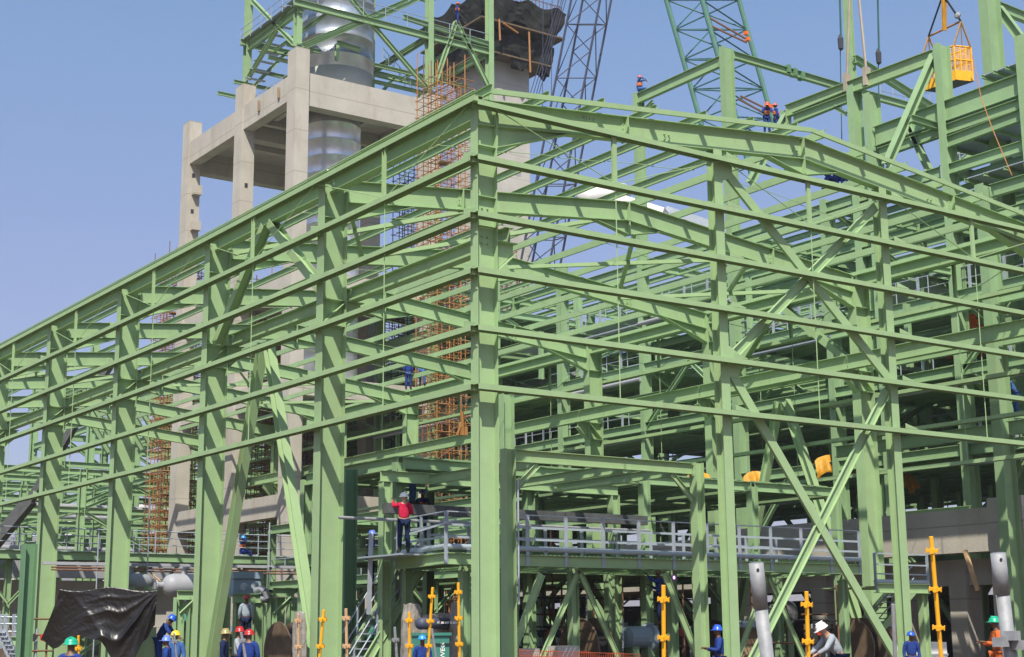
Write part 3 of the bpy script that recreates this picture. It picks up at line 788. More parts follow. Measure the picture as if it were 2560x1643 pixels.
bI('roof_beam', at(2004, 138, x=36), at(2185, 252, y=c20.y + 6), 0.4)
bI('brace', bp(2190, 130), at(2078, 388, x=30), 0.36, 0.36, up=(1, 0, 0)); bI('brace', bp(1842, 272), at(1757, 432, x=30), 0.36, 0.36, up=(1, 0, 0))
bI('post', bp(1842, 258), bp(1842, 300), 0.4, 0.4, up=(0, 1, 0))
bI('brace', bp(2125, 285), bp(2178, 400), 0.3, 0.26)
bI('beam', at(2135, 278, y=cK1.y + 0.5), at(2205, 300, y=cK1.y + 0.5), 0.32)
bI('beam', bp(2205, 340), bp(2400, 268), 0.55)
bI('brace', at(2340, 20, x=36), at(2392, 90, x=36), 0.4, 0.3); bI('beam', at(2338, 16, y=at(2316, 50, x=35).y), at(2410, 45, y=at(2316, 50, x=35).y), 0.5)
k1x = 29.0
kk = at(2308, 435, x=k1x); B.I('column', (k1x, kk.y, 0), (k1x, kk.y, kk.z), 0.82, 0.44, 0.03, up=(1, 0, 0))
for y in (448, 700, 800, 1010):
    q = at(2325, y, x=k1x); bI('beam', (k1x, kk.y - 7, q.z), (k1x, kk.y - 0.3, q.z), 0.55); bI('beam', (k1x, kk.y + 0.3, q.z), (k1x, kk.y + 9, q.z), 0.5)
# regular grid behind
GX = [BX, BX + 7.0, BX + 14.0, BX + 21.0]
GY = [-2.0, cK1.y - 7.2 if False else 3.4, cK1.y, 17.8, c17.y, c14.y, 40, 47.5, 55, 62.5, 70, 78]
FZ = [5.4, 9.6, 13.2, 16.6, 19.8]
GY += [86, 94]
rg = random.Random(11)
def topz(y): return 24.0 if y < 12 else (22.4 if y < 30 else 22.5 + (y - 30) * 0.12)
for i, X in enumerate(GX):
    for j, y in enumerate(GY):
        if i == 0 and y in (cK1.y, c17.y, c14.y): continue
        B.I('column', (X, y, 0), (X, y, topz(y) + rg.choice((0, 0.6, 1.4))), 0.5 + 0.2 * (i == 0), 0.38, 0.026, up=(1, 0, 0))
for k, z in enumerate(FZ + [22.6, 25.6]):
    for i, X in enumerate(GX):
        for ya, yb in zip(GY, GY[1:]):
            if z > topz(ya) + 1 or (k >= 4 and rg.random() < 0.25): continue
            bI('beam', (X, ya + 0.02, z - (0.001 * i)), (X, yb - 0.02, z - (0.001 * i)), 0.5 - 0.06 * (i > 0), 0.26)
            if i < 3 and rg.random() < 0.95:
                if rg.random() < .42 and z < topz(ya) - 1: B.put('deck_plate', MB().box((X + .2, ya + .15, z + .255), (X + 6.8, yb - .15, z + .265)), 'green2')
                for f in (0.2, 0.4, 0.6, 0.8): bI('joist', (X + 7 * f, ya + 0.02, z - 0.05), (X + 7 * f, yb - 0.02, z - 0.05), 0.3, 0.16)
    for j, y in enumerate(GY):
        if z > topz(y) + 1: continue
        for xa, xb in zip(GX, GX[1:]):
            if rg.random() < 0.92: bI('cross_beam', (xa + 0.3, y, z), (xb - 0.3, y, z), 0.42, 0.24)
            if rg.random() < 0.4:
                s_ = rg.choice((0, 1)); zl = (FZ + [22.6])[k - 1] if k else 0.2
                bI('brace', (xa + 0.3, y + 0.1, zl if s_ else z), (xb - 0.3, y + 0.1, z if s_ else zl), 0.22, 0.22)
for k, z in enumerate(FZ[:5]):
    zl = FZ[k - 1] if k else 0.2
    for i, X in enumerate(GX):
        for ya, yb in zip(GY, GY[1:]):
            if rg.random() < 0.22:
                m = (ya + yb) / 2
                bI('brace', (X, ya, zl), (X, m, z - 0.2), 0.24, 0.2); bI('brace', (X, yb, zl), (X, m, z - 0.2), 0.24, 0.2)
            if rg.random() < 0.5 and z < topz(ya):
                w0 = X - 1.3 if i == 0 else X + 0.3
                B.put('grating', MB().box((X + 0.4, ya + 0.3, z + 0.26), (X + 0.4 + rg.choice((2.0, 4.4, 6.2)), yb - 0.3, z + 0.29)), 'galv')
            if rg.random() < 0.45 and z < topz(ya):
                rail(B, (X + 0.3, ya, z + 0.28), (X + 0.3, yb, z + 0.28), n=4, r=0.028)
                B.put('cable_tray', MB().box((X - .5, ya, z - .75), (X - .15, yb, z - .68)), 'galv') if rg.random() < .5 else B.T('pipe', (X - .4, ya, z - .7), (X - .4, yb, z - .7), .12, 10, m='grey')
                for g_ in range(4):
                    B.put('rail_post', MB().box((X + 0.2, ya + 1.9 * g_ + 0.5, z - 0.1), (X + 0.28, ya + 1.9 * g_ + 0.62, z + 1.4)), 'galv')
for k in range(150):   # stub posts, risers and short cross members between the floors
    X, y = BX + rg.uniform(-2.2, 20), rg.uniform(4, 90); q = rg.randrange(0, 4); z = FZ[q]
    if rg.random() < .6: B.I('stub_post', (X, y, z + .25), (X, y, z + 3.2), 0.26, 0.22, 0.018, m=rg.choice(('green', 'green2')))
    elif rg.random() < .5: B.I('trimmer', (X, y, z + 1.4), (X, y + rg.uniform(3, 7), z + 1.4), 0.3, 0.18, 0.018)
    else: B.I('trimmer', (X, y, z + 1.1), (X + rg.uniform(2, 5), y, z + 1.1), 0.3, 0.18, 0.018)
for j in range(0, 11):
    for i in range(1, 3):
        B.put('hanger', MB().tube((GX[i] - 2.5, GY[j] + 3, FZ[rg.randrange(2, 5)] ), (GX[i] - 2.5, GY[j] + 3, FZ[0]), 0.03, 5))
# chequer plate decks top right and the open stair
for (x0, y0), (x1, y1), X, Wd in (((2290, 172), (2375, 130), BX, 3.2), ((2200, 335), (2375, 262), BX, 4.5), ((2250, 415), (2390, 372), BX - 1, 4)):
    a, b = at(x0, y0, x=X), at(x1, y1, x=X)
    B.put('deck_plate', MB().box((X + 0.5, b.y, a.z), (X + 0.5 + Wd, a.y, a.z + 0.05)), 'galv')
    for f in range(4):
        yy = b.y + (a.y - b.y) * f / 3; bI('joist', (X + 0.3, yy, a.z - 0.09), (X + Wd, yy, a.z - 0.09), 0.16, 0.1)
a, b = at(2228, 402, x=BX + 2), at(2316, 325, y=at(2228, 402, x=BX + 2).y - 1)
for s_ in (0, 1.1): bI('stair_stringer', a + Vector((0, s_, 0)), b + Vector((0, s_, 0)), 0.3, 0.1)
for k in range(12):
    p = a + (b - a) * (k / 11); B.put('tread', MB().box((p.x - 0.14, a.y + 0.05, p.z), (p.x + 0.14, a.y + 1.05, p.z + 0.04)), 'galv')
rail(B, a, b, n=4); 
rail(B, at(2065, 235, y=c17.y), at(2180, 262, y=c17.y), n=4, hgt=1.2)
B.done()

# a second steel building further back closes the view between the roof purlins
V = Frame('rear_steel_building', 'second green multi storey frame further back seen through the shed roof', 'steel building', (30, 96, 0), 'green2')
vx = [26 + 7.5 * i for i in range(6)]; vy = [104, 112, 121]; vz = [6, 11, 16, 21, 25.5]
for X in vx:
    for y in vy: V.I('column', (X, y, 0), (X, y, 27 + rg.choice((0, 1, 2))), 0.7, 0.55, 0.03)
for k, z in enumerate(vz):
    for y in vy:
        for xa, xb in zip(vx, vx[1:]):
            V.I('beam', (xa + .02, y, z), (xb - .02, y, z), 0.6, 0.3, 0.024)
            if rg.random() < .3: V.I('brace', (xa, y, z), (xb, y, vz[k - 1] if k else .2), .3, .26)
    for X in vx:
        for ya, yb in zip(vy, vy[1:]): V.I('cross_beam', (X, ya + .3, z), (X, yb - .3, z), 0.55, 0.28)
        V.put('cladding_rail', MB().box((X + .5, vy[0] - .4, z + 1), (X + 6.8, vy[0] - .25, z + 1.25)), 'galv')
V.done()

# the beam being lifted, with its slings
M['sling'] = mat('beige_sling', (0.36, 0.31, 0.25), 0.8, var=0.15)
HB = thing('lifted_beam', 'pale green steel beam hanging level in two beige slings beside the yellow man basket', 'steel beam', tuple(bp(2010, 200)))
child(MB().ibeam(bp(1842, 262), bp(2188, 133), 0.66, 0.3, 0.024), 'beam', 'green', HB)
for xa, ya, xb, yb_ in ((1991, -10, 1985, 187), (2013, -10, 2031, 172)):
    a, b = at(xa, ya, x=BX - 0.1), at(xb, yb_, x=BX)
    child(MB().tube(a, b, 0.07, 5).tube(a + Vector((0.1, 0.1, 0)), b + Vector((0.12, 0.12, -0.1)), 0.06, 5).box((BX - 0.2, b.y - 0.1, b.z - 0.65), (BX + 0.2, b.y + 0.1, b.z + 0.3)), 'sling', 'sling', HB)

# ------------------------------------------------------------------ pipe rack C far left behind the shed
Cx = Frame('pipe_rack', 'distant green steel pipe rack seen low between the left shed columns', 'pipe rack', (-12, 84, 0), 'green2')
rg = random.Random(5)
cX = [-14 + 6.5 * i for i in range(8)]; cY = [84, 91, 99, 108]; cZ = [4.6, 8.2, 11.6, 14.6]
for X in cX:
    for j, y in enumerate(cY):
        Cx.I('column', (X, y, 0), (X, y, 14.8 + rg.choice((0, 0, 1.6, 2.4))), 0.55, 0.45, 0.03, up=(0, 1, 0) if j % 2 else (1, 0, 0))
for k, z in enumerate(cZ):
    for y in cY:
        for xa, xb in zip(cX, cX[1:]):
            if rg.random() < 0.9: Cx.I('beam', (xa + .02, y, z), (xb - .02, y, z), 0.45, 0.28, 0.024)
            if rg.random() < 0.3:
                zl = cZ[k - 1] if k else 0.2; s_ = rg.random() < .5
                Cx.I('brace', (xa, y, zl if s_ else z), (xb, y, z if s_ else zl), 0.26, 0.24)
    for X in cX:
        for ya, yb in zip(cY, cY[1:]):
            if rg.random() < 0.85: Cx.I('cross_beam', (X, ya + .3, z), (X, yb - .3, z), 0.4, 0.24)
    for q in range(3):
        y = cY[0] + 3 + q * 5
        if k < 3: Cx.T('pipe', (cX[0], y, z + 0.5), (cX[-1], y, z + 0.5), 0.22, 10, m='grey')
for k in range(9): 
    rail(Cx, (cX[k % 7], cY[0] - .1, cZ[k % 4] + .25), (cX[k % 7 + 1], cY[0] - .1, cZ[k % 4] + .25), n=4, r=0.03)
# leaning stacked trusses
for k in range(8):
    a, b = at(165 + 30 * k, 905 + 6 * k, y=82), at(255 + 26 * k, 1060 - 2 * k, y=82)
    Cx.I('loose_truss', a, b, 0.4, 0.3, 0.03)
Cx.done()
# second rack further right, behind the far side of the shed
Dx = Frame('far_steel_frame', 'far green steel frame seen through the middle of the shed above the scaffolds', 'steel frame', (4, 112, 0), 'green2')
cX = [8 + 7 * i for i in range(9)]; cY = [100, 110, 120]; cZ = [5, 9, 13, 17, 21, 24.5]
for X in cX:
    for y in cY: Dx.I('column', (X, y, 0), (X, y, 25 if X > 30 else 17.5), 0.6, 0.5, 0.03)
for k, z in enumerate(cZ):
    for y in cY:
        for xa, xb in zip(cX, cX[1:]):
            if z > (25 if xa > 29 else 17.5): continue
            if rg.random() < 0.9: Dx.I('beam', (xa + .02, y, z), (xb - .02, y, z), 0.5, 0.3, 0.024)
            if rg.random() < 0.3: Dx.I('brace', (xa, y, z), (xb, y, cZ[k - 1] if k else 0.2), 0.26, 0.24)
    for X in cX:
        for ya, yb in zip(cY, cY[1:]):
            if z <= (25 if X > 30 else 17.5): Dx.I('cross_beam', (X, ya + .3, z), (X, yb - .3, z), 0.45, 0.24)
Dx.done()

# ------------------------------------------------------------------ mezzanine steel inside the shed
N = Frame('mezzanine', 'green steel mezzanine of beams and columns standing inside the shed', 'mezzanine', (3, 12, 0), 'green2')
rg = random.Random(21)
mX = [3.2, 8.4, 13.6, 19.0, 23.6]; mY = [9.5, 16, 24, 32, 40]; mZ = [4.3, 7.2]
ok = lambda X, y: X >= 13 or y <= 16
for X in mX:
    for y in mY:
        if ok(X, y): N.I('column', (X, y, 0), (X, y, 7.2), 0.34, 0.3, 0.02)
for z in mZ:
    for X in mX:
        for ya, yb in zip(mY, mY[1:]):
            if ok(X, yb): N.I('beam', (X, ya + .02, z), (X, yb - .02, z), 0.42, 0.24, 0.02)
    for y in mY:
        for xa, xb in zip(mX, mX[1:]):
            if ok(xa, y): N.I('cross_beam', (xa + .16, y, z - .01), (xb - .16, y, z - .01), 0.36, 0.22, 0.02)
    for X0, X1 in zip(mX, mX[1:]):
        for ya, yb in zip(mY, mY[1:]):
            if not ok(X0, yb): continue
            for f in (0.25, 0.5, 0.75):
                N.I('joist', (X0 + (X1 - X0) * f, ya + .1, z), (X0 + (X1 - X0) * f, yb - .1, z), 0.22, 0.12, 0.014)
            if rg.random() < 0.7:
                N.put('grating', MB().box((X0 + .2, ya + .2, z + 0.22), (X1 - .2, yb - .2, z + 0.25)), 'galv' if z < 5 else 'green2')
for y in mY[1:]:
    for (X, s_) in ((13.6, -1), (13.6, 1), (23.6, -1)):
        N.I('knee_brace', (X, y, 2.6), (X + s_ * 1.6, y, 4.2), 0.16, 0.14, 0.012)
for X in mX[2:]:
    N.I('brace', (X, 16, 0.2), (X, 20, 4.1), 0.2, 0.2); N.I('brace', (X, 24, 0.2), (X, 20, 4.1), 0.2, 0.2)
    N.I('brace', (X, 32, 4.4), (X, 36, 7), 0.2, 0.2)
rail(N, (13.6, 24, 4.55), (13.6, 40, 4.55), n=10, r=0.028, mid=(0.3, 0.6)); rail(N, (13.6, 23.9, 4.55), (23, 23.9, 4.55), n=7, mid=(0.3, 0.6))
N.done()
WK = Frame('walkway', 'long grey railed walkway on a green beam above the left concrete wall', 'walkway', (-10, 43, 0), 'green2')
wz_ = at(500, 1302, y=43).z
WK.I('edge_beam', (-14, 43, wz_ - .2), (26, 43, wz_ - .2), 0.42, 0.22, 0.02); WK.I('edge_beam', (-14, 44.4, wz_ - .2), (26, 44.4, wz_ - .2), 0.42, 0.22, 0.02)
WK.put('grating', MB().box((-14, 43.1, wz_ + .02), (26, 44.3, wz_ + .06)), 'galv')
rail(WK, (-14, 42.95, wz_ + .06), (26, 42.95, wz_ + .06), n=34, r=0.03, mid=(.35, .68))
for x in (-13, -6, 1, 8, 15, 22):
    WK.I('column', (x, 43.6, 0), (x, 43.6, wz_ - .42), 0.3, 0.28, 0.02)
    for s_ in (-1, 1): WK.I('knee_brace', (x, 43.3, wz_ - 2.6), (x + s_ * 1.9, 43.3, wz_ - .45), 0.14, 0.12, 0.012)
for k in range(5): WK.I('brace', (-6 + 7 * k, 43.8, .3), (1 + 7 * k, 43.8, wz_ - .6), 0.16, 0.14, 0.012)
WK.done()

# ------------------------------------------------------------------ concrete frame on the right and wall beam on the left
W1 = Frame('bare_concrete_frame', 'grey brown concrete beam and columns at the lower right behind the crossed braces', 'concrete frame', (30, 7, 0), 'conc')
RX = 30.0
zt_, zb_ = 6.7, 4.9
W1.put('beam', MB().box((RX, 7.0, zb_), (RX + 0.9, 25.5, zt_)))
W1.put('column', MB().box((RX - 0.15, 5.3, 0), (RX + 1.1, 6.99, 7.05)))
W1.put('beam', MB().box((RX, -2, zb_ + .2), (RX + 0.9, 5.29, zt_ - .1)))
W1.put('lower_beam', MB().box((RX + 1.4, 7.2, 3.6), (RX + 2.1, 24, 4.7)))
for y in (9.4, 12.6, 17.5, 22.5): W1.put('column', MB().box((RX + 1.2, y, 0), (RX + 2.2, y + 0.9, 4.69)))
W1.put('shade_backing', MB().box((RX + 9, -5, 0), (RX + 9.5, 60, 3.4)), 'dark')  # dark sheet standing in for the deep shade inside the lower floors
W1.put('floor', MB().box((RX + 2.3, 0, 4.0), (RX + 16, 60, 4.25)))
W1.put('parapet', MB().box((RX + 0.1, 26, 5.2), (RX + 0.9, 48, 6.4)))
W1.put('prop', MB().rect(at(2262, 1290, x=RX - 0.4), at(2292, 1385, x=RX - 0.4), 0.14, 0.14), 'peach')
W1.done()
W2 = Frame('concrete_wall', 'long grey concrete beam over a cream wall behind the left shed columns', 'concrete wall', (-20, 46, 0), 'concl')
W2.put('beam', MB().box((-26, 46, 4.75), (2.2, 46.8, 5.95)), 'grey')
W2.put('wall', MB().box((-26, 47.2, 3.1), (29, 47.7, 4.7)), 'conc')
W2.put('beam', MB().box((2.21, 46, 4.8), (12, 46.7, 5.8)), 'grey')
for x in (-22, -14, -6, 2, 10, 18, 26): W2.put('column', MB().box((x, 47.1, 0), (x + 0.8, 47.9, 3.09)))
W2.done()

# ------------------------------------------------------------------ access platform with grey rails under the gable
PZ = 4.1
P0 = at(1045, 1288, y=5.0); PZ = P0.z
P1 = at(930, 1303, z=PZ); PR = at(2015, 1323, y=5.0)
F = Frame('access_platform', 'green access platform with grey handrails and a steep stair behind the corner column', 'platform', (P0.x, 5.0, 0), 'green2')
X0, X1 = P0.x, PR.x
M['kick'] = mat('grey_kick_plate', (0.36, 0.43, 0.48), 0.45, metal=0.2, var=0.08)
F.I('edge_beam', (X0, 5.0, PZ - 0.26), (X1, 5.0, PZ - 0.26), 0.34, 0.2, 0.02, m='green')
F.I('edge_beam', (X0, 5.0, PZ - 0.26), (P1.x, P1.y, PZ - 0.26), 0.34, 0.2, 0.02, m='green')
F.I('edge_beam', (X0 + 1.2, 9.2, PZ - 0.26), (X1, 9.2, PZ - 0.26), 0.34, 0.2, 0.02)
n = 12
for k in range(n + 1):
    x = X0 + 1.3 + (X1 - X0 - 1.4) * k / n; F.I('cross_beam', (x, 5.1, PZ - 0.3), (x, 9.1, PZ - 0.3), 0.24, 0.14, 0.014)
for k in range(int((X1 - X0) / 0.17)):
    x = X0 + 0.1 + k * 0.17
    F.put('grating', MB().box((x, 5.1, PZ - 0.09), (x + 0.03, 9.1, PZ - 0.06)), 'green')
for k in range(10): F.put('grating_bearer', MB().box((X0 + .1, 5.2 + k * .42, PZ - 0.088), (X1, 5.24 + k * .42, PZ - 0.06)), 'green')
def rail2(pts, posts_mid=True):
    for a, b in zip(pts, pts[1:]):
        a, b = Vector(a), Vector(b); L = (b - a).length; n = max(1, round(L / 1.5)); d = (b - a).normalized()
        for z, r in ((1.12, 0.022), (0.74, 0.03), (0.38, 0.028)):
            if r == 0.022: F.put('top_rail', MB().tube(a + Vector((0, 0, z)), b + Vector((0, 0, z)), r, 6), 'galv')
            else: F.put('mid_rail', MB().rect(a + Vector((0, 0, z)), b + Vector((0, 0, z)), 0.02, 0.07), 'kick')
        F.put('kick_plate', MB().lathe(a + Vector((0, 0, .09)), b + Vector((0, 0, .09)), [(0, 0.085), (L, 0.085)], 12), 'kick')
        for k in range(n + 1):
            p = a + d * (L * k / n); q = Vector((0.0, -0.02, 0))
            F.put('rail_post', MB().rect(p + q + Vector((0, 0, -0.42)), p + q + Vector((0, 0, 1.12)), 0.13, 0.03, up=(d.y, -d.x, 0)), 'galv')
            if k < n:
                m_ = a + d * (L * (k + .5) / n)
                F.put('clamp', MB().box((m_.x - .05, m_.y - .12, PZ + 0.0), (m_.x + .05, m_.y + .02, PZ + .05)), 'pipe')
rail2([(P1.x, P1.y, PZ), (X0, 5.0, PZ), (X1, 5.0, PZ)])
rail2([(X0 + 2, 9.2, PZ), (X1, 9.2, PZ)])
# lower annex to the right
q0, q1 = at(2052, 1372, y=5.2), at(2175, 1375, y=5.2)
F.I('edge_beam', (q0.x, 5.2, q0.z - 0.1), (q1.x, 5.2, q0.z - 0.1), 0.34, 0.2, 0.02, m='green')
F.put('deck', MB().box((q0.x, 5.3, q0.z - .06), (q1.x, 8, q0.z - .02)), 'green')
def short(a, b):
    a, b = Vector(a), Vector(b)
    for z in (1.1, 0.7, 0.36): F.put('mid_rail', MB().rect(a + Vector((0, 0, z)), b + Vector((0, 0, z)), 0.02, 0.05), 'kick')
    F.put('kick_plate', MB().tube(a + Vector((0, 0, .08)), b + Vector((0, 0, .08)), 0.085, 10), 'kick')
    for k in range(3):
        p = a + (b - a) * (k / 2); F.put('rail_post', MB().rect(p + Vector((0, -.02, -.2)), p + Vector((0, -.02, 1.1)), 0.12, 0.03), 'galv')
short((q0.x, 5.2, q0.z + .06), (q1.x, 5.2, q0.z + .06))
F.I('leg', (q1.x - 0.1, 5.4, 0), (q1.x - 0.1, 5.4, q0.z - .28), 0.3, 0.26, 0.02, m='green')
for x in (3.2, 7.3, 11.4, 15.5, X1 - 0.3):
    for y in (5.6, 8.9): F.I('leg', (x, y, 0), (x, y, PZ - 0.44), 0.28, 0.26, 0.018)
for x, s_ in ((7.3, -1), (7.3, 1), (15.5, -1), (15.5, 1)):
    F.C('brace', (x, 5.3, PZ - 0.5), (x + s_ * 1.9, 5.3, 0.2), 0.18, 0.07, 0.012, up=(1, 0, 0), m='green')
for a, b in (((1268, 1345), (1192, 1548)), ((1556, 1345), (1636, 1548))):
    F.C('brace', at(*a, y=4.86), at(*b, y=4.86), 0.24, 0.08, 0.012, up=(1, 0, 0), m='green')
# stair falling to the left
sa, sb = at(943, 1333, z=PZ - 0.3), at(818, 1538, y=at(943, 1333, z=PZ - 0.3).y)
d_ = (sb - sa); sb = sa + d_ * ((sa.z - 0.05) / -d_.z)
wv = Vector((0, -1.25, 0))
F.C('stair_stringer', sa, sb, 0.28, 0.09, 0.012, m='green'); F.C('stair_stringer', sa + wv, sb + wv, 0.28, 0.09, 0.012, side=-1, m='green')
nt_ = 16
for k in range(1, nt_):
    p = sa + (sb - sa) * (k / nt_); F.put('tread', MB().box((p.x - .13, p.y - 1.2, p.z), (p.x + .13, p.y - .02, p.z + .04)), 'galv')
for o in (Vector((0, 0.05, 0)), wv):
    for h in (0.55, 1.05): F.put('stair_rail', MB().tube(sa + o + Vector((0, 0, h)), sb + o + Vector((0, 0, h)), 0.025, 6), 'galv')
    for k in (0, 5, 10, 15): 
        p = sa + (sb - sa) * (k / 16) + o; F.put('rail_post', MB().rect(p, p + Vector((0, 0, 1.05)), 0.09, 0.03), 'galv')
lp = at(868, 1322, z=PZ - .2)
F.put('deck', MB().box((P1.x - 1.2, P1.y - 2.2, PZ - .1), (P1.x + 1.0, P1.y + .4, PZ - .05)), 'galv')
F.put('rail_post', MB().rect(at(870, 1250, d=47), at(864, 1440, d=47), 0.14, 0.05), 'galv')
F.put('mid_rail', MB().rect(at(925, 1262, d=46), at(1070, 1218, d=44), 0.02, 0.06), 'galv')
# second stair lower right
a, b = at(2085, 1388, y=8.0), at(1935, 1560, y=8.0)
F.C('stair_stringer', a, b, 0.26, 0.08, 0.012, m='green'); F.C('stair_stringer', a + wv, b + wv, 0.26, 0.08, 0.012, m='green')
for k in range(1, 13):
    p = a + (b - a) * (k / 13); F.put('tread', MB().box((p.x - .12, p.y - 1.2, p.z), (p.x + .12, p.y - .02, p.z + .04)), 'galv')
for h in (0.5, 1.0): F.put('stair_rail', MB().tube(a + Vector((0, -1.25, h)), b + Vector((0, -1.25, h)), 0.025, 6), 'galv')
F.done()

G = Frame('portal_bracket_frame', 'green two legged goal post frame standing between corner column and gable post', 'steel frame', (3, 3, 0), 'green')
xa, xb, zz = 3.02, 10.33, 6.95
G.I('beam', (xa + .2, 3, zz - .18), (xb - .2, 3, zz - .18), 0.36, 0.2, 0.018)
for x in (xa, xb): G.I('leg', (x, 3, 0), (x, 3, zz + (0.02 if x == xb else 0)), 0.34, 0.32, 0.02, up=(1, 0, 0))
for x, s_ in ((xa, 1), (xb, -1)): G.C('knee_brace', (x + s_ * 1.05, 3.0, zz - .4), (x + s_ * .2, 3.0, zz - 1.2), 0.18, 0.07, 0.012, up=(1, 0, 0))
for x in (4.2, 7.4, 9.4): G.I('cross_beam', (x, 3.1, zz - .3), (x, 9.2, zz - .3), 0.3, 0.18, 0.016)
G.I('beam', (2.4, 9.3, zz - .25), (12.2, 9.3, zz - .25), 0.36, 0.2, 0.018)
for x in (2.6, 7.2, 12): G.I('leg', (x, 9.3, 0), (x, 9.3, zz - .45), 0.34, 0.3, 0.02)
G.put('conduit', MB().tube((xa + .24, 2.84, 2.5), (xa + .24, 2.84, zz - .9), 0.03, 6), 'galv')
G.done()

# dark pipe runs and scaffold boards behind the rails
M['lag'] = mat('dark_grey_lagging', (0.075, 0.08, 0.082), 0.7, var=0.3, scale=3.0)
t = Frame('lagged_pipe', 'dark lagged pipe run behind the platform handrail', 'pipe', (3, 8.6, 5.1), 'lag')
z5 = at(1300, 1213, y=8.6).z
for xa, xb in ((2.2, 5.9), (6.0, 9.2), (9.25, 12.9)): t.put('lagging', MB().box((xa, 8.5, z5 - .12), (xb, 8.8, z5 + .2)))
t.T('pipe', (0.5, 8.55, z5 - .32), (13, 8.55, z5 - .32), 0.05, 8, m='pipe')
t.done()

def simple(name, label, cat, mb, m, group=None):
    return tag(mb.build(name, m), label, cat, group)

# ------------------------------------------------------------------ props in the foreground
def prop(label, tp, bt, d, m, r=0.026, collars=(), cr=None, group='yellow scaffold standards'):
    r = min(r, .0285); a, b = at(*tp, d=d), at(*bt, d=d); v = (b - a); b = a + v * ((a.z - 0.0) / max(0.05, -v.z)) if v.z < 0 else b
    t = thing('scaffold_standard', label, 'scaffold standard', (b.x, b.y, 0), group)
    child(MB().tube(a, b, r, 12), 'tube', m, t, False)
    ax = (b - a).normalized(); L = (b - a).length
    s = collars[0] / (2400 * FPX / d) if collars else 0.3
    while collars and s < L - 0.05:
        p = a + ax * s
        g = MB().lathe(p - ax * .03, p + ax * .03, [(0, r * 1.35), (0.06, r * 1.35)], 10)
        for k in range(4):
            an = k * math.pi / 2 + .4; u = RT * math.cos(an) + ax.cross(RT).normalized() * math.sin(an)
            g.rect(p + u * r, p + u * (r + .042), 0.036, 0.036, up=ax); g.rect(p + u * (r + .038), p + u * (r + .05), 0.045, 0.06, up=ax)
        child(g, 'cup_bracket', m if m != 'peach' else 'peach', t)
        s += collars[1]
    return t
prop('short yellow standard leaning right in front of the second shed column', (759, 1430), (749, 1540), 28, 'yellow', 0.032, (22, 0.5))
prop('faded peach standard just right of the second shed column', (811, 1427), (813, 1540), 27, 'peach', 0.034, (22, 0.5))
prop('faded peach standard behind the thin wall brace foot', (699, 1440), (700, 1540), 29, 'peach', 0.03, (15, 0.5))
prop('upright yellow standard below the stair', (959, 1435), (960, 1540), 29.5, 'yellow', 0.032, (19, 0.5))
prop('tall yellow standard leaning left below the stair treads', (1014, 1377), (1003, 1540), 30.5, 'yellow', 0.032, (21, 0.5))
prop('yellow standard just left of the corner column', (1074, 1366), (1077, 1540), 29, 'yellow', 0.036, (22, 0.5))
prop('thick yellow standard between portal frame legs', (1555, 1372), (1556, 1540), 19.6, 'yellow', 0.038, (33, 0.5))
prop('yellow standard between the crossed gable braces', (1890, 1387), (1895, 1540), 20.4, 'yellow', 0.037, (30, 0.5))
prop('tallest yellow standard at far right before the concrete', (2182, 1258), (2206, 1540), 19.5, 'yellow', 0.037, (33, 0.5))
prop('small yellow standard beside the black tarpaulin', (184, 1490), (184, 1540), 33, 'yellow', 0.03, (30, 0.5))
def big(label, tp, md, bt, d, coup=False):
    a, m_, b = at(*tp, d=d), at(*md, d=d), at(*bt, d=d)
    v = b - m_; b = m_ + v * (m_.z / -v.z)
    t = thing('galvanised_prop', label, 'steel prop', (b.x, b.y, 0), 'galvanised props in the foreground')
    child(MB().tube(a, m_, 0.072, 20), 'sleeve', 'pipe', t, True); child(MB().tube(m_ + (a - m_) * 0.05, b, 0.066, 20), 'tube', 'pipe', t, True)
    h = a + (m_ - a) * 0.12 - FW * 0.072; child(MB().lathe(h, h - FW * 0.006, [(0, .014), (.006, .014)], 10), 'pin_hole', 'dark', t)
    if coup:
        for q in ((2345, 1505), (2372, 1490), (2390, 1512)):
            c = at(*q, d=d - .1); child(MB().box((c.x - .05, c.y - .06, c.z - .045), (c.x + .05, c.y + .06, c.z + .045)), 'coupler', 'pipe', t)
big('thick silver prop left of the crossed braces foot', (1772, 1320), (1783, 1425), (1798, 1540), 14.5)
big('thick silver prop with couplers at the far right edge', (2339, 1297), (2350, 1392), (2368, 1545), 14.5, True)
t = prop('slim silver tube beside the right hand gable post', (2093, 1416), (2098, 1540), 20, 'pipe', 0.028, (), group='galvanised props in the foreground')
prop('slim silver tube with clamp near the stair foot', (925, 1470), (930, 1540), 30, 'pipe', 0.03, (30, 5), group='galvanised props in the foreground')
prop('slim silver tube leaning beside the teal motor', (1012, 1474), (1022, 1540), 30, 'pipe', 0.026, (), group='galvanised props in the foreground')
prop('slim silver tube standing near the men by the tarpaulin', (408, 1484), (414, 1540), 32, 'pipe', 0.022, (20, 5), group='galvanised props in the foreground')
prop('slim silver tube in front of the red helmet man', (565, 1482), (575, 1540), 30, 'pipe', 0.03, (20, 5), group='galvanised props in the foreground')

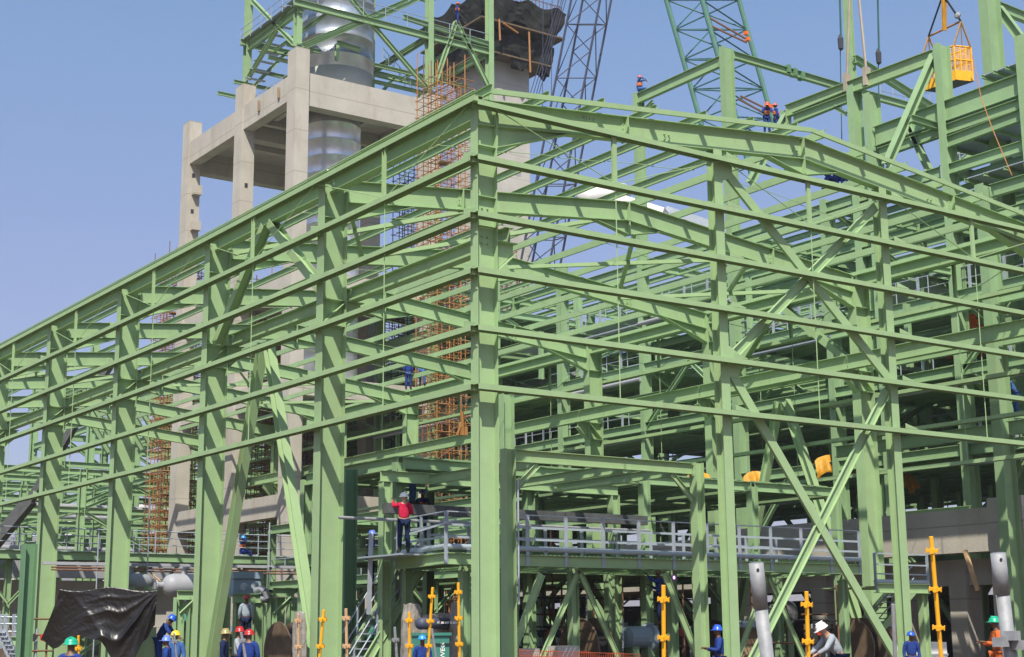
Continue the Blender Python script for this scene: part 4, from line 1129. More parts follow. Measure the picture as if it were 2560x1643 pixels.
# galvanised and rusty tube scaffold lines
T = Frame('tube_scaffold', 'thin grey tube scaffold standing before the concrete wall on the left', 'scaffold', (-6, 30, 0), 'galv')
for x, y0 in ((232, 1245), (352, 1170), (632, 1225)):
    a = at(x, y0, d=64); T.T('standard', (a.x, a.y, 0), tuple(a), 0.03, 6)
    for y in (1290, 1332, 1385): q = at(x, y, d=64); T.put('coupler', MB().box((q.x - .07, q.y - .07, q.z - .05), (q.x + .07, q.y + .07, q.z + .05)), 'dark')
for y in (1332, 1338): T.T('ledger', at(120, y - 3, d=62), at(700, y + 8, d=66), 0.04, 6, m='rust')
T.put('deck_board', MB().rect(at(100, 1320, d=63), at(700, 1330, d=67), 0.3, 0.12), 'grey')
T.T('brace', at(350, 1340, d=64), at(420, 1400, d=64), 0.04, 6, m='peach')
T.done()
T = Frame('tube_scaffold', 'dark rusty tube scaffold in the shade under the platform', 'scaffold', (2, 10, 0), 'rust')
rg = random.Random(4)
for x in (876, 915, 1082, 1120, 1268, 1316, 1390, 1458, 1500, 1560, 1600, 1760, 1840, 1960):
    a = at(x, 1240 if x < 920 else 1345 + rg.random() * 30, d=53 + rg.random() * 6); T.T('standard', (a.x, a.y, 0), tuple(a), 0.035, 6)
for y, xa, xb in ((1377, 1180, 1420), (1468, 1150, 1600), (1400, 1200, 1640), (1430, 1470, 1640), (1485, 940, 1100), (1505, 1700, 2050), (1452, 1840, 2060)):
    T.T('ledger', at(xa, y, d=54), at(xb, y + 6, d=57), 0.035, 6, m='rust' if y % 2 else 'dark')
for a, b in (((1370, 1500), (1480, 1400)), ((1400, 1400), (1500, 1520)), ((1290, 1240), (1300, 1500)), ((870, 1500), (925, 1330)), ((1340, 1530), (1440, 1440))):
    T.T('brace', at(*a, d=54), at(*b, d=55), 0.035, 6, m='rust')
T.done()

# ------------------------------------------------------------------ vessels, tarpaulin, motor and other plant
def vessel(label, tpl, tpr, rpx, d, m='grey'):
    a, b = at(*tpl, d=d), at(*tpr, d=d + 1.5); b = Vector((b.x, a.y + (b.y - a.y) * 1, a.z)); L = (b - a).length; r = rpx / (2400 * FPX / d)
    t = thing('process_vessel', label, 'vessel', (a.x, a.y, a.z - r), 'process vessels')
    pf = [(0, 0.02), (0.04, r * .45), (0.12, r * .72), (0.24, r * .92), (0.4, r)] + [(L - .4, r), (L - .24, r * .92), (L - .1, r * .7), (L, 0.02)]
    child(MB().lathe(a, b, pf, 32), 'shell', m, t, True)
    ax = (b - a).normalized()
    g = MB().lathe(a - ax * .28, a, [(0, r * .48), (.07, r * .48), (.071, r * .3), (.3, r * .3)], 20)
    child(g, 'flange', m, t)
    for k in range(10):
        an = k * math.pi / 5; u = Vector((0, 0, 1)) * math.cos(an) + ax.cross(Vector((0, 0, 1))) * math.sin(an)
        child(MB().lathe(a - ax * .3 + u * r * .4, a - ax * .2 + u * r * .4, [(0, .025), (.1, .025)], 6), 'bolt', 'dark', t)
    child(MB().lathe(a + ax * L * .3 + Vector((0, 0, r)), a + ax * L * .3 + Vector((0, 0, r + .3)), [(-.05, .12), (.2, .12), (.21, .2), (.28, .2)], 14), 'nozzle', m, t)
    for f in (.25, .75): child(MB().box((a.x + (b.x - a.x) * f - .1, a.y - r * .8, a.z - r * 1.35), (a.x + (b.x - a.x) * f + .1, a.y + r * .8, a.z - r * .6)), 'saddle', 'green2', t)
vessel('grey horizontal vessel with dished end behind the third shed column', (380, 1372), (548, 1372), 27, 58)
vessel('grey vessel end with bolted flange behind the fourth shed column', (285, 1363), (352, 1363), 20, 62)
a, b = at(548, 1342, d=58), at(619, 1396, d=58)
t = thing('cooler_box', 'pale blue grey cooler box beside the horizontal vessel', 'cooler', (a.x, a.y, b.z))
M['bluegrey'] = mat('blue_grey_paint', (0.25, 0.33, 0.39), 0.5, var=0.06)
child(MB().box((a.x, a.y, b.z), (b.x + .1, a.y + 1.4, a.z)), 'casing', 'bluegrey', t); child(MB().box((a.x - .05, a.y - .06, a.z - .22), (b.x + .15, a.y + 1.5, a.z + .03)), 'lid', 'bluegrey', t)
for q in ((572, 1375), (598, 1372)): 
    c = at(*q, d=57.7); child(MB().lathe(c, c - FW * .25, [(0, .14), (.1, .14), (.11, .05), (.2, .05), (.21, .1), (.25, .1)], 12), 'valve', 'galv', t)
c = [at(600, 1385, d=57.5), at(612, 1380, d=57.2), at(622, 1386, d=57), at(627, 1402, d=57), at(615, 1404, d=57.2)]
child(MB().path(c, 0.12, 12), 'bend_pipe', 'grey', t)
Sx = Frame('vessel_stand', 'green steel stand carrying the grey vessels between the left columns', 'steel stand', tuple(at(520, 1540, d=58)), 'green2')
for xa, xb, y in ((415, 520, 1395), (545, 640, 1402), (640, 690, 1388)):
    Sx.I('beam', at(xa, y, d=57), at(xb, y + 1, d=57.5), 0.34, 0.24)
for x in (420, 452, 470, 508, 560, 602, 640, 655, 684, 528):
    p = at(x, 1400, d=57.3); Sx.I('leg', (p.x, p.y, 0), tuple(p), 0.34, 0.3, 0.02)
for a, b in (((425, 1440), (465, 1402)), ((645, 1440), (685, 1402)), ((520, 1450), (490, 1402))): Sx.C('brace', at(*a, d=57), at(*b, d=57), 0.16, 0.07, 0.01, up=(1, 0, 0))
Sx.done()
# black tarpaulin
M['tarp'] = mat('black_plastic_sheet', (0.011, 0.0105, 0.01), 0.34, var=0.3, spec=0.5, bump=0.08, bscale=4.0)
g = MB(); NU, NV = 90, 46; rg = random.Random(2)
def ev(t, pts):
    for (a, va), (b, vb) in zip(pts, pts[1:]):
        if t <= b: k = (t - a) / (b - a); k = k * k * (3 - 2 * k); return va + (vb - va) * k
    return pts[-1][1]
for j in range(NV):
    v = j / (NV - 1)
    for i in range(NU):
        u = i / (NU - 1)
        tx_, ty_ = 140 + 228 * u, 1381 + 5 * math.sin(u * 9)
        bx_, by_ = 95 + 268 * u, ev(u, ((0, 1500), (.12, 1520), (.3, 1490), (.5, 1500), (.68, 1560), (.8, 1545), (.92, 1500), (1, 1466)))
        x, y = tx_ + (bx_ - tx_) * v ** 1.15, ty_ + (by_ - ty_) * v
        p1 = math.atan2(v + .02, 1.06 - u); p2 = math.atan2(v + .03, u - .1)
        rid = lambda q: 1 - abs(math.sin(q))
        f_ = .13 * rid(p1 * 9) ** 2 * min(1, v * 2) * max(0, u * 1.5 - .35) + .03 * rid(p1 * 23 + 1) * v * u + .07 * rid(p2 * 5 + .6) ** 2 * v * (1.1 - u) + .006 * rg.uniform(-1, 1) + .2 * v * math.sin(u * 2.6) 
        g.v.append(tuple(at(x, y, d=45.0 - f_ * 1.5)))
for j in range(NV - 1):
    for i in range(NU - 1): g.f.append((j * NU + i, j * NU + i + 1, (j + 1) * NU + i + 1, (j + 1) * NU + i))
bk = []
for i in range(NU):
    p = at(140 + 228 * i / (NU - 1), 1383, d=46.6); bk.append(len(g.v)); g.v.append(tuple(p))
for i in range(NU - 1): g.f.append((bk[i], bk[i + 1], i + 1, i))
o = simple('tarpaulin', 'black plastic sheet draped over plant between the left shed columns', 'tarpaulin', g, 'tarp')
for p_ in o.data.polygons: p_.use_smooth = True
t = Frame('covered_plant', 'green steel skid legs under the black plastic sheet', 'plant skid', tuple(at(250, 1540, d=46)), 'green')
for x in (165, 300, 345): 
    p = at(x, 1470, d=46); t.put('leg', MB().box((p.x - .3, p.y, 0), (p.x + .3, p.y + .5, p.z)))
t.put('body', MB().box((at(150, 1400, d=46).x, at(250, 1400, d=46.6).y, 1.9), (at(360, 1400, d=46).x - .3, at(250, 1400, d=46.6).y + .8, 3.0)), 'dark')
t.done()
# teal motor with its vertical lettering
a, b = at(1008, 1490, d=42), at(1064, 1560, d=42)
t = thing('electric_motor', 'teal green electric motor housing with white lettering by the corner column', 'motor', (a.x, a.y, 0))
child(MB().box((a.x, a.y, 0.3), (b.x, a.y + 1.0, a.z)), 'housing', 'tealm', t)
child(MB().box((a.x - .04, a.y - .05, a.z + .001), (b.x + .04, a.y + 1.05, a.z + .08)), 'lid', 'tealm', t)
for k in (0, 1): child(MB().box((a.x + .15 + k * .3, a.y - .04, a.z - .25), (a.x + .35 + k * .3, a.y - .001, a.z - .21)), 'handle', 'dark', t)
def text(s, loc, size, parent, m, rot, name='lettering'):
    c = bpy.data.curves.new(name, 'FONT'); c.body = s; c.size = size; c.extrude = 0.003; c.align_x = 'CENTER'; c.align_y = 'CENTER'
    c.offset = size * 0.02
    o = bpy.data.objects.new(name, c)
    tmp = o; dg = None
    COL.objects.link(o); bpy.context.view_layer.update()
    me = bpy.data.meshes.new_from_object(o.evaluated_get(bpy.context.evaluated_depsgraph_get()))
    bpy.data.objects.remove(o); me.materials.append(M[m])
    o = bpy.data.objects.new(name, me); COL.objects.link(o)
    o.rotation_euler = rot; o.location = Vector(loc) - OR.get(parent.name, Vector((0, 0, 0))); o.parent = parent
    return o
text('WEG', (a.x + .42, a.y - .006, a.z - .42), 0.2, t, 'white', (R(90), R(-90), 0))
child(MB().box((a.x + .70, a.y - .006, a.z - .55), (a.x + .76, a.y - .001, a.z - .22)), 'label_strip', 'dark', t)
t = thing('slate_pipe', 'slate grey pipe with small white lettering behind the yellow standards', 'pipe', tuple(at(1030, 1462, d=44)))
pa_, pb_ = at(985, 1462, d=44), at(1068, 1462, d=46.5)
child(MB().tube(pa_, pb_, 0.17, 16), 'tube', 'boom', t, True)
text('PROT. 80 407 ELBO', tuple(at(1042, 1459, d=44.9) - FW * .06), 0.09, t, 'white', (R(90), 0, R(-14)))
# rough white wrapped bundles
def blob(label, x, y, d, r, seed, m='white'):
    rg = random.Random(seed); c = at(x, y, d=d); g = MB(); nu, nv = 20, 12
    ph = [rg.uniform(0, 6) for _ in range(6)]
    hh = c.z + .1
    for j in range(nv):
        v = j / (nv - 1)
        for i in range(nu):
            a = 2 * math.pi * i / nu; cs, sn = math.cos(a), math.sin(a); e = .45
            rr_ = r * 1.15 * (1 + .05 * math.sin(5 * a + ph[0] + 4 * v) + rg.uniform(-.05, .05)) * (1 - .25 * max(0, v - .8) * 5)
            sq = max(abs(cs), abs(sn)) ** -.6
            g.v.append((c.x + rr_ * cs * sq, c.y + rr_ * sn * sq, hh * v + rg.uniform(-.03, .03)))
    g.v.append((c.x, c.y, hh + .06))
    for i in range(nu): g.f.append(((nv - 1) * nu + i, (nv - 1) * nu + (i + 1) % nu, len(g.v) - 1))
    for j in range(nv - 1):
        for i in range(nu): g.f.append((j * nu + i, j * nu + (i + 1) % nu, (j + 1) * nu + (i + 1) % nu, (j + 1) * nu + i))
    return simple('wrapped_bundle', label, 'bundle', g, m, 'wrapped insulation bundles')
M['wrap'] = mat('pale_wrapping', (0.24, 0.225, 0.205), 0.6, var=0.35, scale=3.0, grime=((0.2, 0.15, 0.1), 0.6, 2.0, 0.5), bump=0.6, bscale=5)
for k, (x, y, r, lb) in enumerate(((1088, 1420, .42, 'large pale wrapped bundle left of the corner column'), (1000, 1452, .2, 'crumpled white bundle behind the stair treads'), (703, 1445, .17, 'white wrapped bundle behind the faded peach standard'), (1090, 1475, .35, 'pale rocky bundle low beside the corner column'), (965, 1425, .26, 'small pale bundle behind the stair stringer'), (1030, 1448, .3, 'flattened silver wrapped bundle above the slate pipe'), (1100, 1500, .3, 'grey brown bundle at the corner column foot'))):
    blob(lb, x, y, 46, r, k + 3, 'wrap')
# yellow sheets
M['ytarp'] = mat('yellow_sheet', (0.5, 0.24, 0.015), 0.55, var=0.2, scale=2.0, bump=0.5, bscale=3.0)
def sheet(label, x0, y0, x1, y1, d, seed):
    rg = random.Random(seed); g = MB(); nu, nv = 18, 12; A0, A1 = at(x0, y0, d=d), at(x1, y0, d=d); dz = A0.z - at(x0, y1, d=d).z
    top = A1 - A0; nn = Vector((-.5, -.85, 0))
    for j in range(nv):
        v = j / (nv - 1)
        for i in range(nu):
            u = i / (nu - 1)
            prof_ = 0.25 * dz * (1 - math.sin(math.pi * u) ** .6)
            p = A0 + top * (u + .1 * (u - .5) * v) + nn * (0.5 * math.sin(v * 1.57) + .16 * math.sin(u * 17 + seed) * (0.2 + v) + rg.uniform(-.04, .04)) - Vector((0, 0, prof_ + (dz - prof_) * v * (0.85 + .15 * math.sin(u * 9 + seed))))
            g.v.append(tuple(p))
    for j in range(nv - 1):
        for i in range(nu - 1): g.f.append((j * nu + i, j * nu + i + 1, (j + 1) * nu + i + 1, (j + 1) * nu + i))
    o = simple('cover_sheet', label, 'cover sheet', g, 'ytarp', 'yellow cover sheets')
    for p_ in o.data.polygons: p_.use_smooth = True
sheet('yellow sheet seen left of the crossing gable braces', 1740, 1104, 1800, 1175, 74, 1)
sheet('broad yellow sheet in the upper fork of the lower brace cross', 1908, 1066, 1990, 1128, 74, 2)
sheet('yellow sheet just right of the second gable post', 2104, 1108, 2142, 1160, 72, 3)
sheet('small yellow sheet beside the right leg of the goal post frame', 1608, 1105, 1665, 1160, 66, 4)
# orange machine in the tall building
t = Frame('orange_plant', 'orange lattice machine on an upper floor at the right edge', 'machine', tuple(at(2310, 830, d=72)), 'oblack')
rg = random.Random(9)
for x0, y0, x1, y1 in ((2245, 722, 2312, 768), (2345, 735, 2395, 790)):
    for k in range(9):
        t.T('strut', at(x0 + (x1 - x0) * rg.random(), y0, d=72), at(x0 + (x1 - x0) * rg.random(), y1, d=72), 0.06, 5)
    for k in range(4): yy = y0 + (y1 - y0) * k / 3; t.T('strut', at(x0, yy, d=72), at(x1, yy - 4, d=72), 0.06, 5)
a, b = at(2240, 785, d=73), at(2360, 825, d=73); t.put('body', MB().box((a.x, a.y - .5, b.z), (b.x, a.y + 1.5, a.z)))
t.done()
t = Frame('orange_hoist', 'small orange hoist on a beam just left of the corner column', 'hoist', tuple(at(1085, 1020, d=70)), 'orange')
t.T('mast', at(1083, 965, d=70), at(1085, 1020, d=70), 0.09, 6); t.T('mast', at(1072, 1020, d=70), at(1084, 985, d=70), 0.07, 6)
p = at(1088, 1010, d=70); t.put('body', MB().box((p.x - .15, p.y, p.z - .2), (p.x + .2, p.y + .3, p.z + .2)))
t.done()
# white drum and gallery far behind the shed
t = thing('white_drum', 'white drum and sloping gallery roof far behind between the roof purlins', 'drum', tuple(at(1410, 470, d=150)))
p, q = at(1365, 462, d=150), at(1460, 452, d=156)
child(MB().lathe(p, q, [(0, .4), (.3, 1.0), (3.0, 1.25), (3.3, 1.5), (3.6, 1.5), (3.9, 1.2), ((q - p).length, 1.0)], 24), 'shell', 'white', t, True)
child(MB().rect(at(1450, 470, d=152), at(1560, 505, d=150), 2.4, 1.0), 'gallery', 'white', t)
child(MB().rect(at(1560, 508, d=152), at(1720, 560, d=150), 2.6, 1.6), 'gallery_roof', 'galv', t)
t['label'] = 'white drum with sloping gallery far behind between the roof purlins'
# distant things at lower left
t = thing('white_building', 'small white building with red edges far off at lower left', 'building', tuple(at(200, 1262, d=210)))
a, b = at(148, 1208, d=210), at(205, 1265, d=210)
child(MB().box((a.x, a.y, b.z), (b.x, a.y + 6, a.z)), 'wall', 'white', t); child(MB().box((a.x - .2, a.y - .1, a.z - 3.4), (a.x + .3, a.y - .01, a.z + .1)), 'trim', 'red', t)
a2, b2 = at(211, 1198, d=212), at(242, 1265, d=212); child(MB().box((a2.x, a2.y, b2.z), (b2.x, a2.y + 6, a2.z)), 'wall', 'white', t)
child(MB().box((a.x, a.y + .01, -0.1), (b2.x, a.y + 6, b.z - .01)), 'base', 'grey', t)
t = thing('lamp_mast', 'thin lamp mast in front of the far white building', 'lamp mast', tuple(at(226, 1500, d=150)))
p = at(226, 1212, d=150); child(MB().tube((p.x, p.y, 0), p, 0.16, 8), 'mast', 'galv', t); child(MB().box((p.x - .9, p.y - .2, p.z), (p.x + .9, p.y + .2, p.z + .35)), 'lamp_head', 'galv', t)
for k, (x0, x1, y, lb) in enumerate(((240, 262, 1196, 'pale grey silo right of the far white building'), (312, 352, 1190, 'pale grey silo between the third and fourth shed columns'), (25, 80, 1285, 'squat pale tank at the far left edge'), (372, 420, 1180, 'widest pale grey silo left of the third shed column'))):
    a, b = at(x0, y, d=170), at(x1, y, d=170); r = (b - a).length / 2; c = (a + b) / 2
    g = MB().lathe((c.x, c.y, 0), (c.x, c.y, 1), [(0, r), (c.z, r), (c.z + r * .35, r * .2)], 28); o = simple('storage_silo', lb, 'silo', g, 'concl', 'far pale silos')
    for p_ in o.data.polygons: p_.use_smooth = True
t = thing('mobile_crane_boom', 'dark grey box boom slanting up behind the far left columns', 'crane boom', tuple(at(0, 1262, d=110)))
child(MB().rect(at(-60, 1330, d=110), at(72, 1172, d=110), 0.8, 0.8), 'boom', 'lag', t)
child(MB().rect(at(70, 1176, d=110), at(260, 850, d=110), 0.5, 0.5), 'inner_boom', 'lag', t)
t = Frame('pipe_work', 'tangle of pale pipework on the horizon at the far left', 'pipework', tuple(at(40, 1262, d=180)), 'galv')
rg = random.Random(6)
for k in range(46):
    x, y = rg.uniform(-20, 120), rg.uniform(1216, 1262)
    if rg.random() < .5: t.T('pipe', at(x, y, d=180), at(x + rg.uniform(10, 45), y, d=180), 0.12, 5)
    else: t.T('pipe', at(x, y, d=180), at(x, y + rg.uniform(8, 30), d=180), 0.12, 5)
t.put('base', MB().box(tuple(at(-40, 1262, d=181) - Vector((0, 0, 8))), tuple(at(125, 1262, d=183))), 'grey')
t.done()
# stair and rails at lower left edge
t = Frame('side_stair', 'grey stair and handrails at the bottom left corner', 'stair', tuple(at(20, 1540, d=52)), 'galv')
for x in (2, 14, 34): t.put('post', MB().rect(at(x, 1440, d=52), at(x - 2, 1520, d=52), 0.14, 0.05))
for y in (1446, 1462, 1480): t.T('rail', at(-20, y, d=52), at(64, y + 1, d=52), 0.035, 6)
for o_ in (0, 14): t.C('stringer', at(-6 + o_, 1475, d=50), at(32 + o_, 1560, d=50), 0.2, 0.08, m='galv')
for k in range(8): t.put('tread', MB().rect(at(-2 + k * 5, 1482 + k * 10, d=50), at(14 + k * 5, 1483 + k * 10, d=50), 0.2, 0.04))
t.I('beam', at(-10, 1500, d=51), at(60, 1505, d=51), 0.3, 0.2, m='green2'); 
p = at(68, 1300, d=50); t.I('column', (p.x, p.y, 0), (p.x, p.y, at(68, 1275, d=50).z), 0.4, 0.5, m='dgreen')
t.done()
# big dark green hall columns behind the shed columns
for x, y, d, lb in ((818, 1100, 50, 'dark green column right beside the second shed column'), (1185, 925, 52, 'green column rising just right of the corner column')):
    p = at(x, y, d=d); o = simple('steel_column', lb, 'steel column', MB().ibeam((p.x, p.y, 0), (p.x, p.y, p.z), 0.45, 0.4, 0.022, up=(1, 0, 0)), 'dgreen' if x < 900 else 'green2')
# white container, mesh fence, concrete blocks
a, b = at(2132, 1506, d=56), at(2285, 1560, d=56)
t = thing('site_container', 'white site container at the foot of the right hand concrete', 'container', (a.x, a.y, 0))
child(MB().box((a.x, a.y, 0.1), (b.x, a.y + 2.4, a.z)), 'body', 'white', t); child(MB().box((a.x - .03, a.y - .03, a.z - .5), (b.x + .03, a.y + 2.43, a.z - .42)), 'trim', 'grey', t)
for k in range(6): xx = a.x + (b.x - a.x) * (k + .5) / 6; child(MB().box((xx - .02, a.y - .025, .2), (xx + .02, a.y - .001, a.z - .55)), 'rib', 'white', t)
M['fnet'] = mat('faded_mesh', (0.38, 0.07, 0.03), 0.7)
t = Frame('safety_fence', 'orange plastic mesh fence sagging along the bottom below the platform', 'fence', tuple(at(1350, 1540, d=43)), 'fnet')
pa_, pb_ = at(1195, 1524, d=43), at(1500, 1534, d=45)
for k in range(60):
    u = k / 59; p = pa_ + (pb_ - pa_) * u; z = p.z + .06 * math.sin(u * 25)
    t.put('strand', MB().box((p.x - .012, p.y - .01, z - 1.0), (p.x + .004, p.y + .004, z)), 'fnet')
for k in range(7): t.put('line', MB().tube(pa_ - Vector((0, 0, k * .15)), pb_ - Vector((0, 0, k * .15)), 0.009, 4), 'fnet')
t.done()
for k, (x, lb) in enumerate(((1240, 'grey concrete block left behind the orange mesh fence'), (1332, 'grey concrete block with light stripes behind the mesh fence'))):
    p = at(x, 1520 - k * 6, d=46); t = thing('concrete_block', lb, 'block', (p.x, p.y, 0), 'concrete blocks behind the fence')
    child(MB().box((p.x - .4, p.y, 0), (p.x + .4, p.y + .6, p.z)), 'body', 'concl', t)
    if k:
        for j in range(3): child(MB().rect((p.x - .35 + j * .16, p.y - .004, p.z - .5), (p.x - .05 + j * .16, p.y - .004, p.z - .05), 0.004, 0.03, up=(1, 0, 0)), 'stripe', 'white', t)
# machinery and stores packed in the shade under the platform and mezzanine
rg = random.Random(31)
kinds = ('pump_skid', 'valve_rack', 'cable_drum', 'crate_stack')
lbs = ('dark pump skid', 'grey valve rack', 'wooden cable drum', 'stack of timber crates')
spots = [(1200, 52, 'beside the portal leg'), (1290, 56, 'under the left brace of the platform'), (1375, 50, 'below the chain hoist'), (1440, 58, 'between the chains'), (1500, 53, 'left of the thick yellow standard'), (1600, 57, 'behind the welder'), (1660, 60, 'left of the first gable post'), (1755, 54, 'behind the thick silver prop'), (1830, 58, 'left of the yellow standard in the braces'), (1920, 62, 'behind the grey shirted man'), (2010, 56, 'under the right stair'), (2070, 60, 'behind the slim silver tube'), (860, 50, 'by the foot of the stair'), (1050, 56, 'behind the teal motor'), (670, 55, 'behind the thin wall brace'), (540, 62, 'under the horizontal vessel'), (450, 60, 'behind the men by the tarpaulin'), (110, 58, 'left of the black tarpaulin'), (30, 60, 'under the bottom left stair')]
for k, (x, d, wh) in enumerate(spots):
    q = k % 4; p = at(x, 1500, d=d); L_ = p.x, p.y; t = thing(kinds[q], lbs[q] + ' standing ' + wh, kinds[q].replace('_', ' '), (p.x, p.y, 0), kinds[q].replace('_', ' ') + 's in the shade')
    H_ = 1.9 + 1.0 * rg.random()
    if q == 0:
        child(MB().box((p.x - .9, p.y - .4, 0), (p.x + .9, p.y + .4, .35)), 'base', 'dark', t); child(MB().lathe((p.x - .7, p.y, H_ - .5), (p.x + .7, p.y, H_ - .5), [(0, .2), (.1, .38), (1.0, .38), (1.05, .5), (1.2, .5), (1.22, .2), (1.4, .2)], 16), 'pump_body', rg.choice(('lag', 'tealm', 'bluegrey')), t)
        child(MB().box((p.x - .5, p.y - .2, .35), (p.x - .2, p.y + .2, H_ - .8)).box((p.x + .2, p.y - .2, .35), (p.x + .5, p.y + .2, H_ - .8)), 'support', 'green2', t)
    elif q == 1:
        for i in range(5): child(MB().tube((p.x - .8 + i * .4, p.y, 0), (p.x - .8 + i * .4, p.y, H_), .045, 8), 'pipe', 'galv' if i % 2 else 'rust', t)
        for i in range(4): child(MB().tube((p.x - 1, p.y - .05, .6 + i * .6), (p.x + 1, p.y - .05, .6 + i * .6), .04, 6), 'header', 'rust', t)
        for i in range(4): c = (p.x - .6 + i * .4, p.y - .1, 1.7); child(MB().lathe((c[0], c[1], c[2]), (c[0], c[1] - .15, c[2]), [(0, .05), (.08, .05), (.09, .15), (.12, .15)], 10), 'valve_wheel', 'red' if i == 1 else 'dark', t)
    elif q == 2:
        for o_ in (-.35, .3): child(MB().lathe((p.x + o_, p.y, 1.1), (p.x + o_ + .06, p.y, 1.1), [(0, 1.1), (.06, 1.1)], 24), 'drum_flange', 'plank', t)
        child(MB().lathe((p.x - .29, p.y, 1.1), (p.x + .3, p.y, 1.1), [(0, .75), (.59, .75)], 20), 'cable', 'black', t)
    else:
        for i in range(3): child(MB().box((p.x - .7 + .1 * (i % 2), p.y - .4, i * .62), (p.x + .6 + .08 * i, p.y + .4, i * .62 + .6)), 'crate', rg.choice(('plank', 'brown')), t)
        child(MB().box((p.x - .6, p.y - .35, 1.87), (p.x + .4, p.y + .3, 2.1)), 'crate', 'bluegrey', t)
# chain hoists
for k, (x, y0, y1) in enumerate(((1375, 1392, 1480), (1460, 1450, 1540), (1066, 1440, 1540))):
    a, b = at(x, y0, d=50), at(x, y1, d=50); g = MB(); n = 26
    for j in range(n):
        p = a + (b - a) * (j / n); g.box((p.x - .03, p.y - .012, p.z - .04), (p.x + .03, p.y + .012, p.z + .0)) if j % 2 else g.box((p.x - .012, p.y - .03, p.z - .04), (p.x + .012, p.y + .03, p.z + .0))
    simple('hoist_chain', ('steel chain hanging beside the dark hoist under the platform', 'steel chain hanging behind the thick yellow standard', 'steel chain hanging left of the corner column')[k], 'chain', g, 'galv', 'hanging chains')
# welding light
p = at(1580, 1354, d=50)
mm = bpy.data.materials.new('weld_arc'); mm.use_nodes = True; bs = mm.node_tree.nodes["Principled BSDF"]; bs.inputs["Emission Color"].default_value = (0.75, 0.2, 1.0, 1); bs.inputs["Emission Strength"].default_value = 6; M['arc'] = mm
simple('weld_arc', 'violet welding arc glowing under the platform edge', 'welding arc', MB().lathe((p.x, p.y, p.z - .07), (p.x, p.y, p.z + .07), [(0, .01), (.035, .06), (.07, .075), (.105, .06), (.14, .01)], 12), 'arc')

text('512 4 11', (3.9, 0.04, 16.35), 0.13, [o for o in bpy.data.objects if o.name.startswith('portal_frame_shed')][0], 'dark', (R(90), 0, 0), 'stencil_mark')
# ------------------------------------------------------------------ yellow man basket
zN = at(2241, 187, d=73).z
N0, NL, NR = at(2241, 187, z=zN), at(2166, 213, z=zN), at(2281, 191, z=zN)
NB = NL + NR - N0
t = thing('man_basket', 'yellow man basket hanging from crane slings beside the tall column', 'man basket', tuple(N0))
child(MB().plate([N0, NL, NB, NR], 0.05, (0, 0, 1)), 'floor', 'dark', t)
cs = [N0, NL, NB, NR]; u = Vector((0, 0, 1))
for i in range(4):
    a, b = cs[i], cs[(i + 1) % 4]; d_ = (b - a); nn = Vector((d_.y, -d_.x, 0))
    child(MB().plate([a, b, b + u * .5, a + u * .5], 0.03, nn), 'kick_plate', 'yellow', t)
    for z in (1.05, 1.75): child(MB().tube(a + u * z, b + u * z, 0.045, 6), 'rail', 'yellow', t)
    child(MB().tube(a, a + u * 1.75, 0.05, 6), 'corner_post', 'yellow', t)
    for f in (.33, .66): child(MB().tube(a + d_ * f, a + d_ * f + u * 1.75, 0.035, 6), 'upright', 'yellow', t)
    g = MB()
    for k in range(14): q = a + d_ * ((k + .5) / 14); g.tube(q + u * .5, q + u * 1.75, 0.013, 4)
    for k in range(8): g.tube(a + u * (.5 + k * .16), b + u * (.5 + k * .16), 0.013, 4)
    child(g, 'mesh_panel', 'yellow', t)
ap1 = at(2252, 50, d=depth((N0 + NR) / 2)); ap2 = at(2176, 86, d=depth((NL + NB) / 2))
for ap, qs in ((ap1, (N0, NR)), (ap2, (NL, NB))):
    for q in qs: child(MB().tube(q + u * 1.75, ap, 0.055, 6), 'sling_leg', 'peach', t)
    child(MB().tube(((qs[0] + qs[1]) / 2) + u * 1.75, ap, 0.03, 5), 'sling_leg', 'peach', t)
child(MB().tube(ap1, ap2, 0.05, 6), 'spreader_bar', 'orange', t)
hk = at(2210, -12, d=73)
for ap in (ap1, ap2): child(MB().tube(ap, hk, 0.05, 6), 'sling', 'dark', t)
child(MB().tube(hk, at(2212, 72, d=73), 0.09, 6).tube(hk + Vector((.2, 0, 0)), at(2216, 72, d=73), 0.06, 6), 'strap', 'ytarp', t)
g = at(2241, 42, d=73); child(MB().lathe(g, g + Vector((0.25, 0, .3)), [(0, .05), (.1, .14), (.3, .14), (.4, .05)], 8), 'shackle', 'pipe', t)
t = simple('tag_line', 'thin orange tag line slanting down right of the yellow man basket', 'rope', MB().path([at(2278, 130, d=66), at(2300, 230, d=64), at(2325, 300, d=62), at(2372, 412, d=60)], 0.02, 5), 'orange')

# ------------------------------------------------------------------ people
M['skin'] = mat('dark_skin', (0.12, 0.06, 0.035), 0.5, var=0.05)
M['skinl'] = mat('light_skin', (0.42, 0.24, 0.16), 0.5, var=0.05)
for nm, c in dict(ov=(0.02, 0.045, 0.2), ovl=(0.05, 0.12, 0.32), navy=(0.012, 0.02, 0.06), redj=(0.48, 0.02, 0.06), gshirt=(0.28, 0.31, 0.34), osuit=(0.5, 0.12, 0.03), khaki=(0.3, 0.24, 0.14), check=(0.3, 0.36, 0.42)).items():
    M[nm] = mat('cloth_' + nm, c, 0.85, var=0.2, scale=7.0, spec=0.1, bump=0.4, bscale=14)
for nm, c in dict(hblue=(0.02, 0.09, 0.5), hsky=(0.03, 0.25, 0.6), hwhite=(0.8, 0.8, 0.78), hred=(0.4, 0.02, 0.02), horange=(0.6, 0.11, 0.05), hyellow=(0.85, 0.55, 0.02), hgreen=(0.01, 0.35, 0.2), hlilac=(0.12, 0.2, 0.65), hkhaki=(0.3, 0.25, 0.1)).items():
    M[nm] = mat('helmet_' + nm[1:], c, 0.3, var=0.03, spec=0.6)
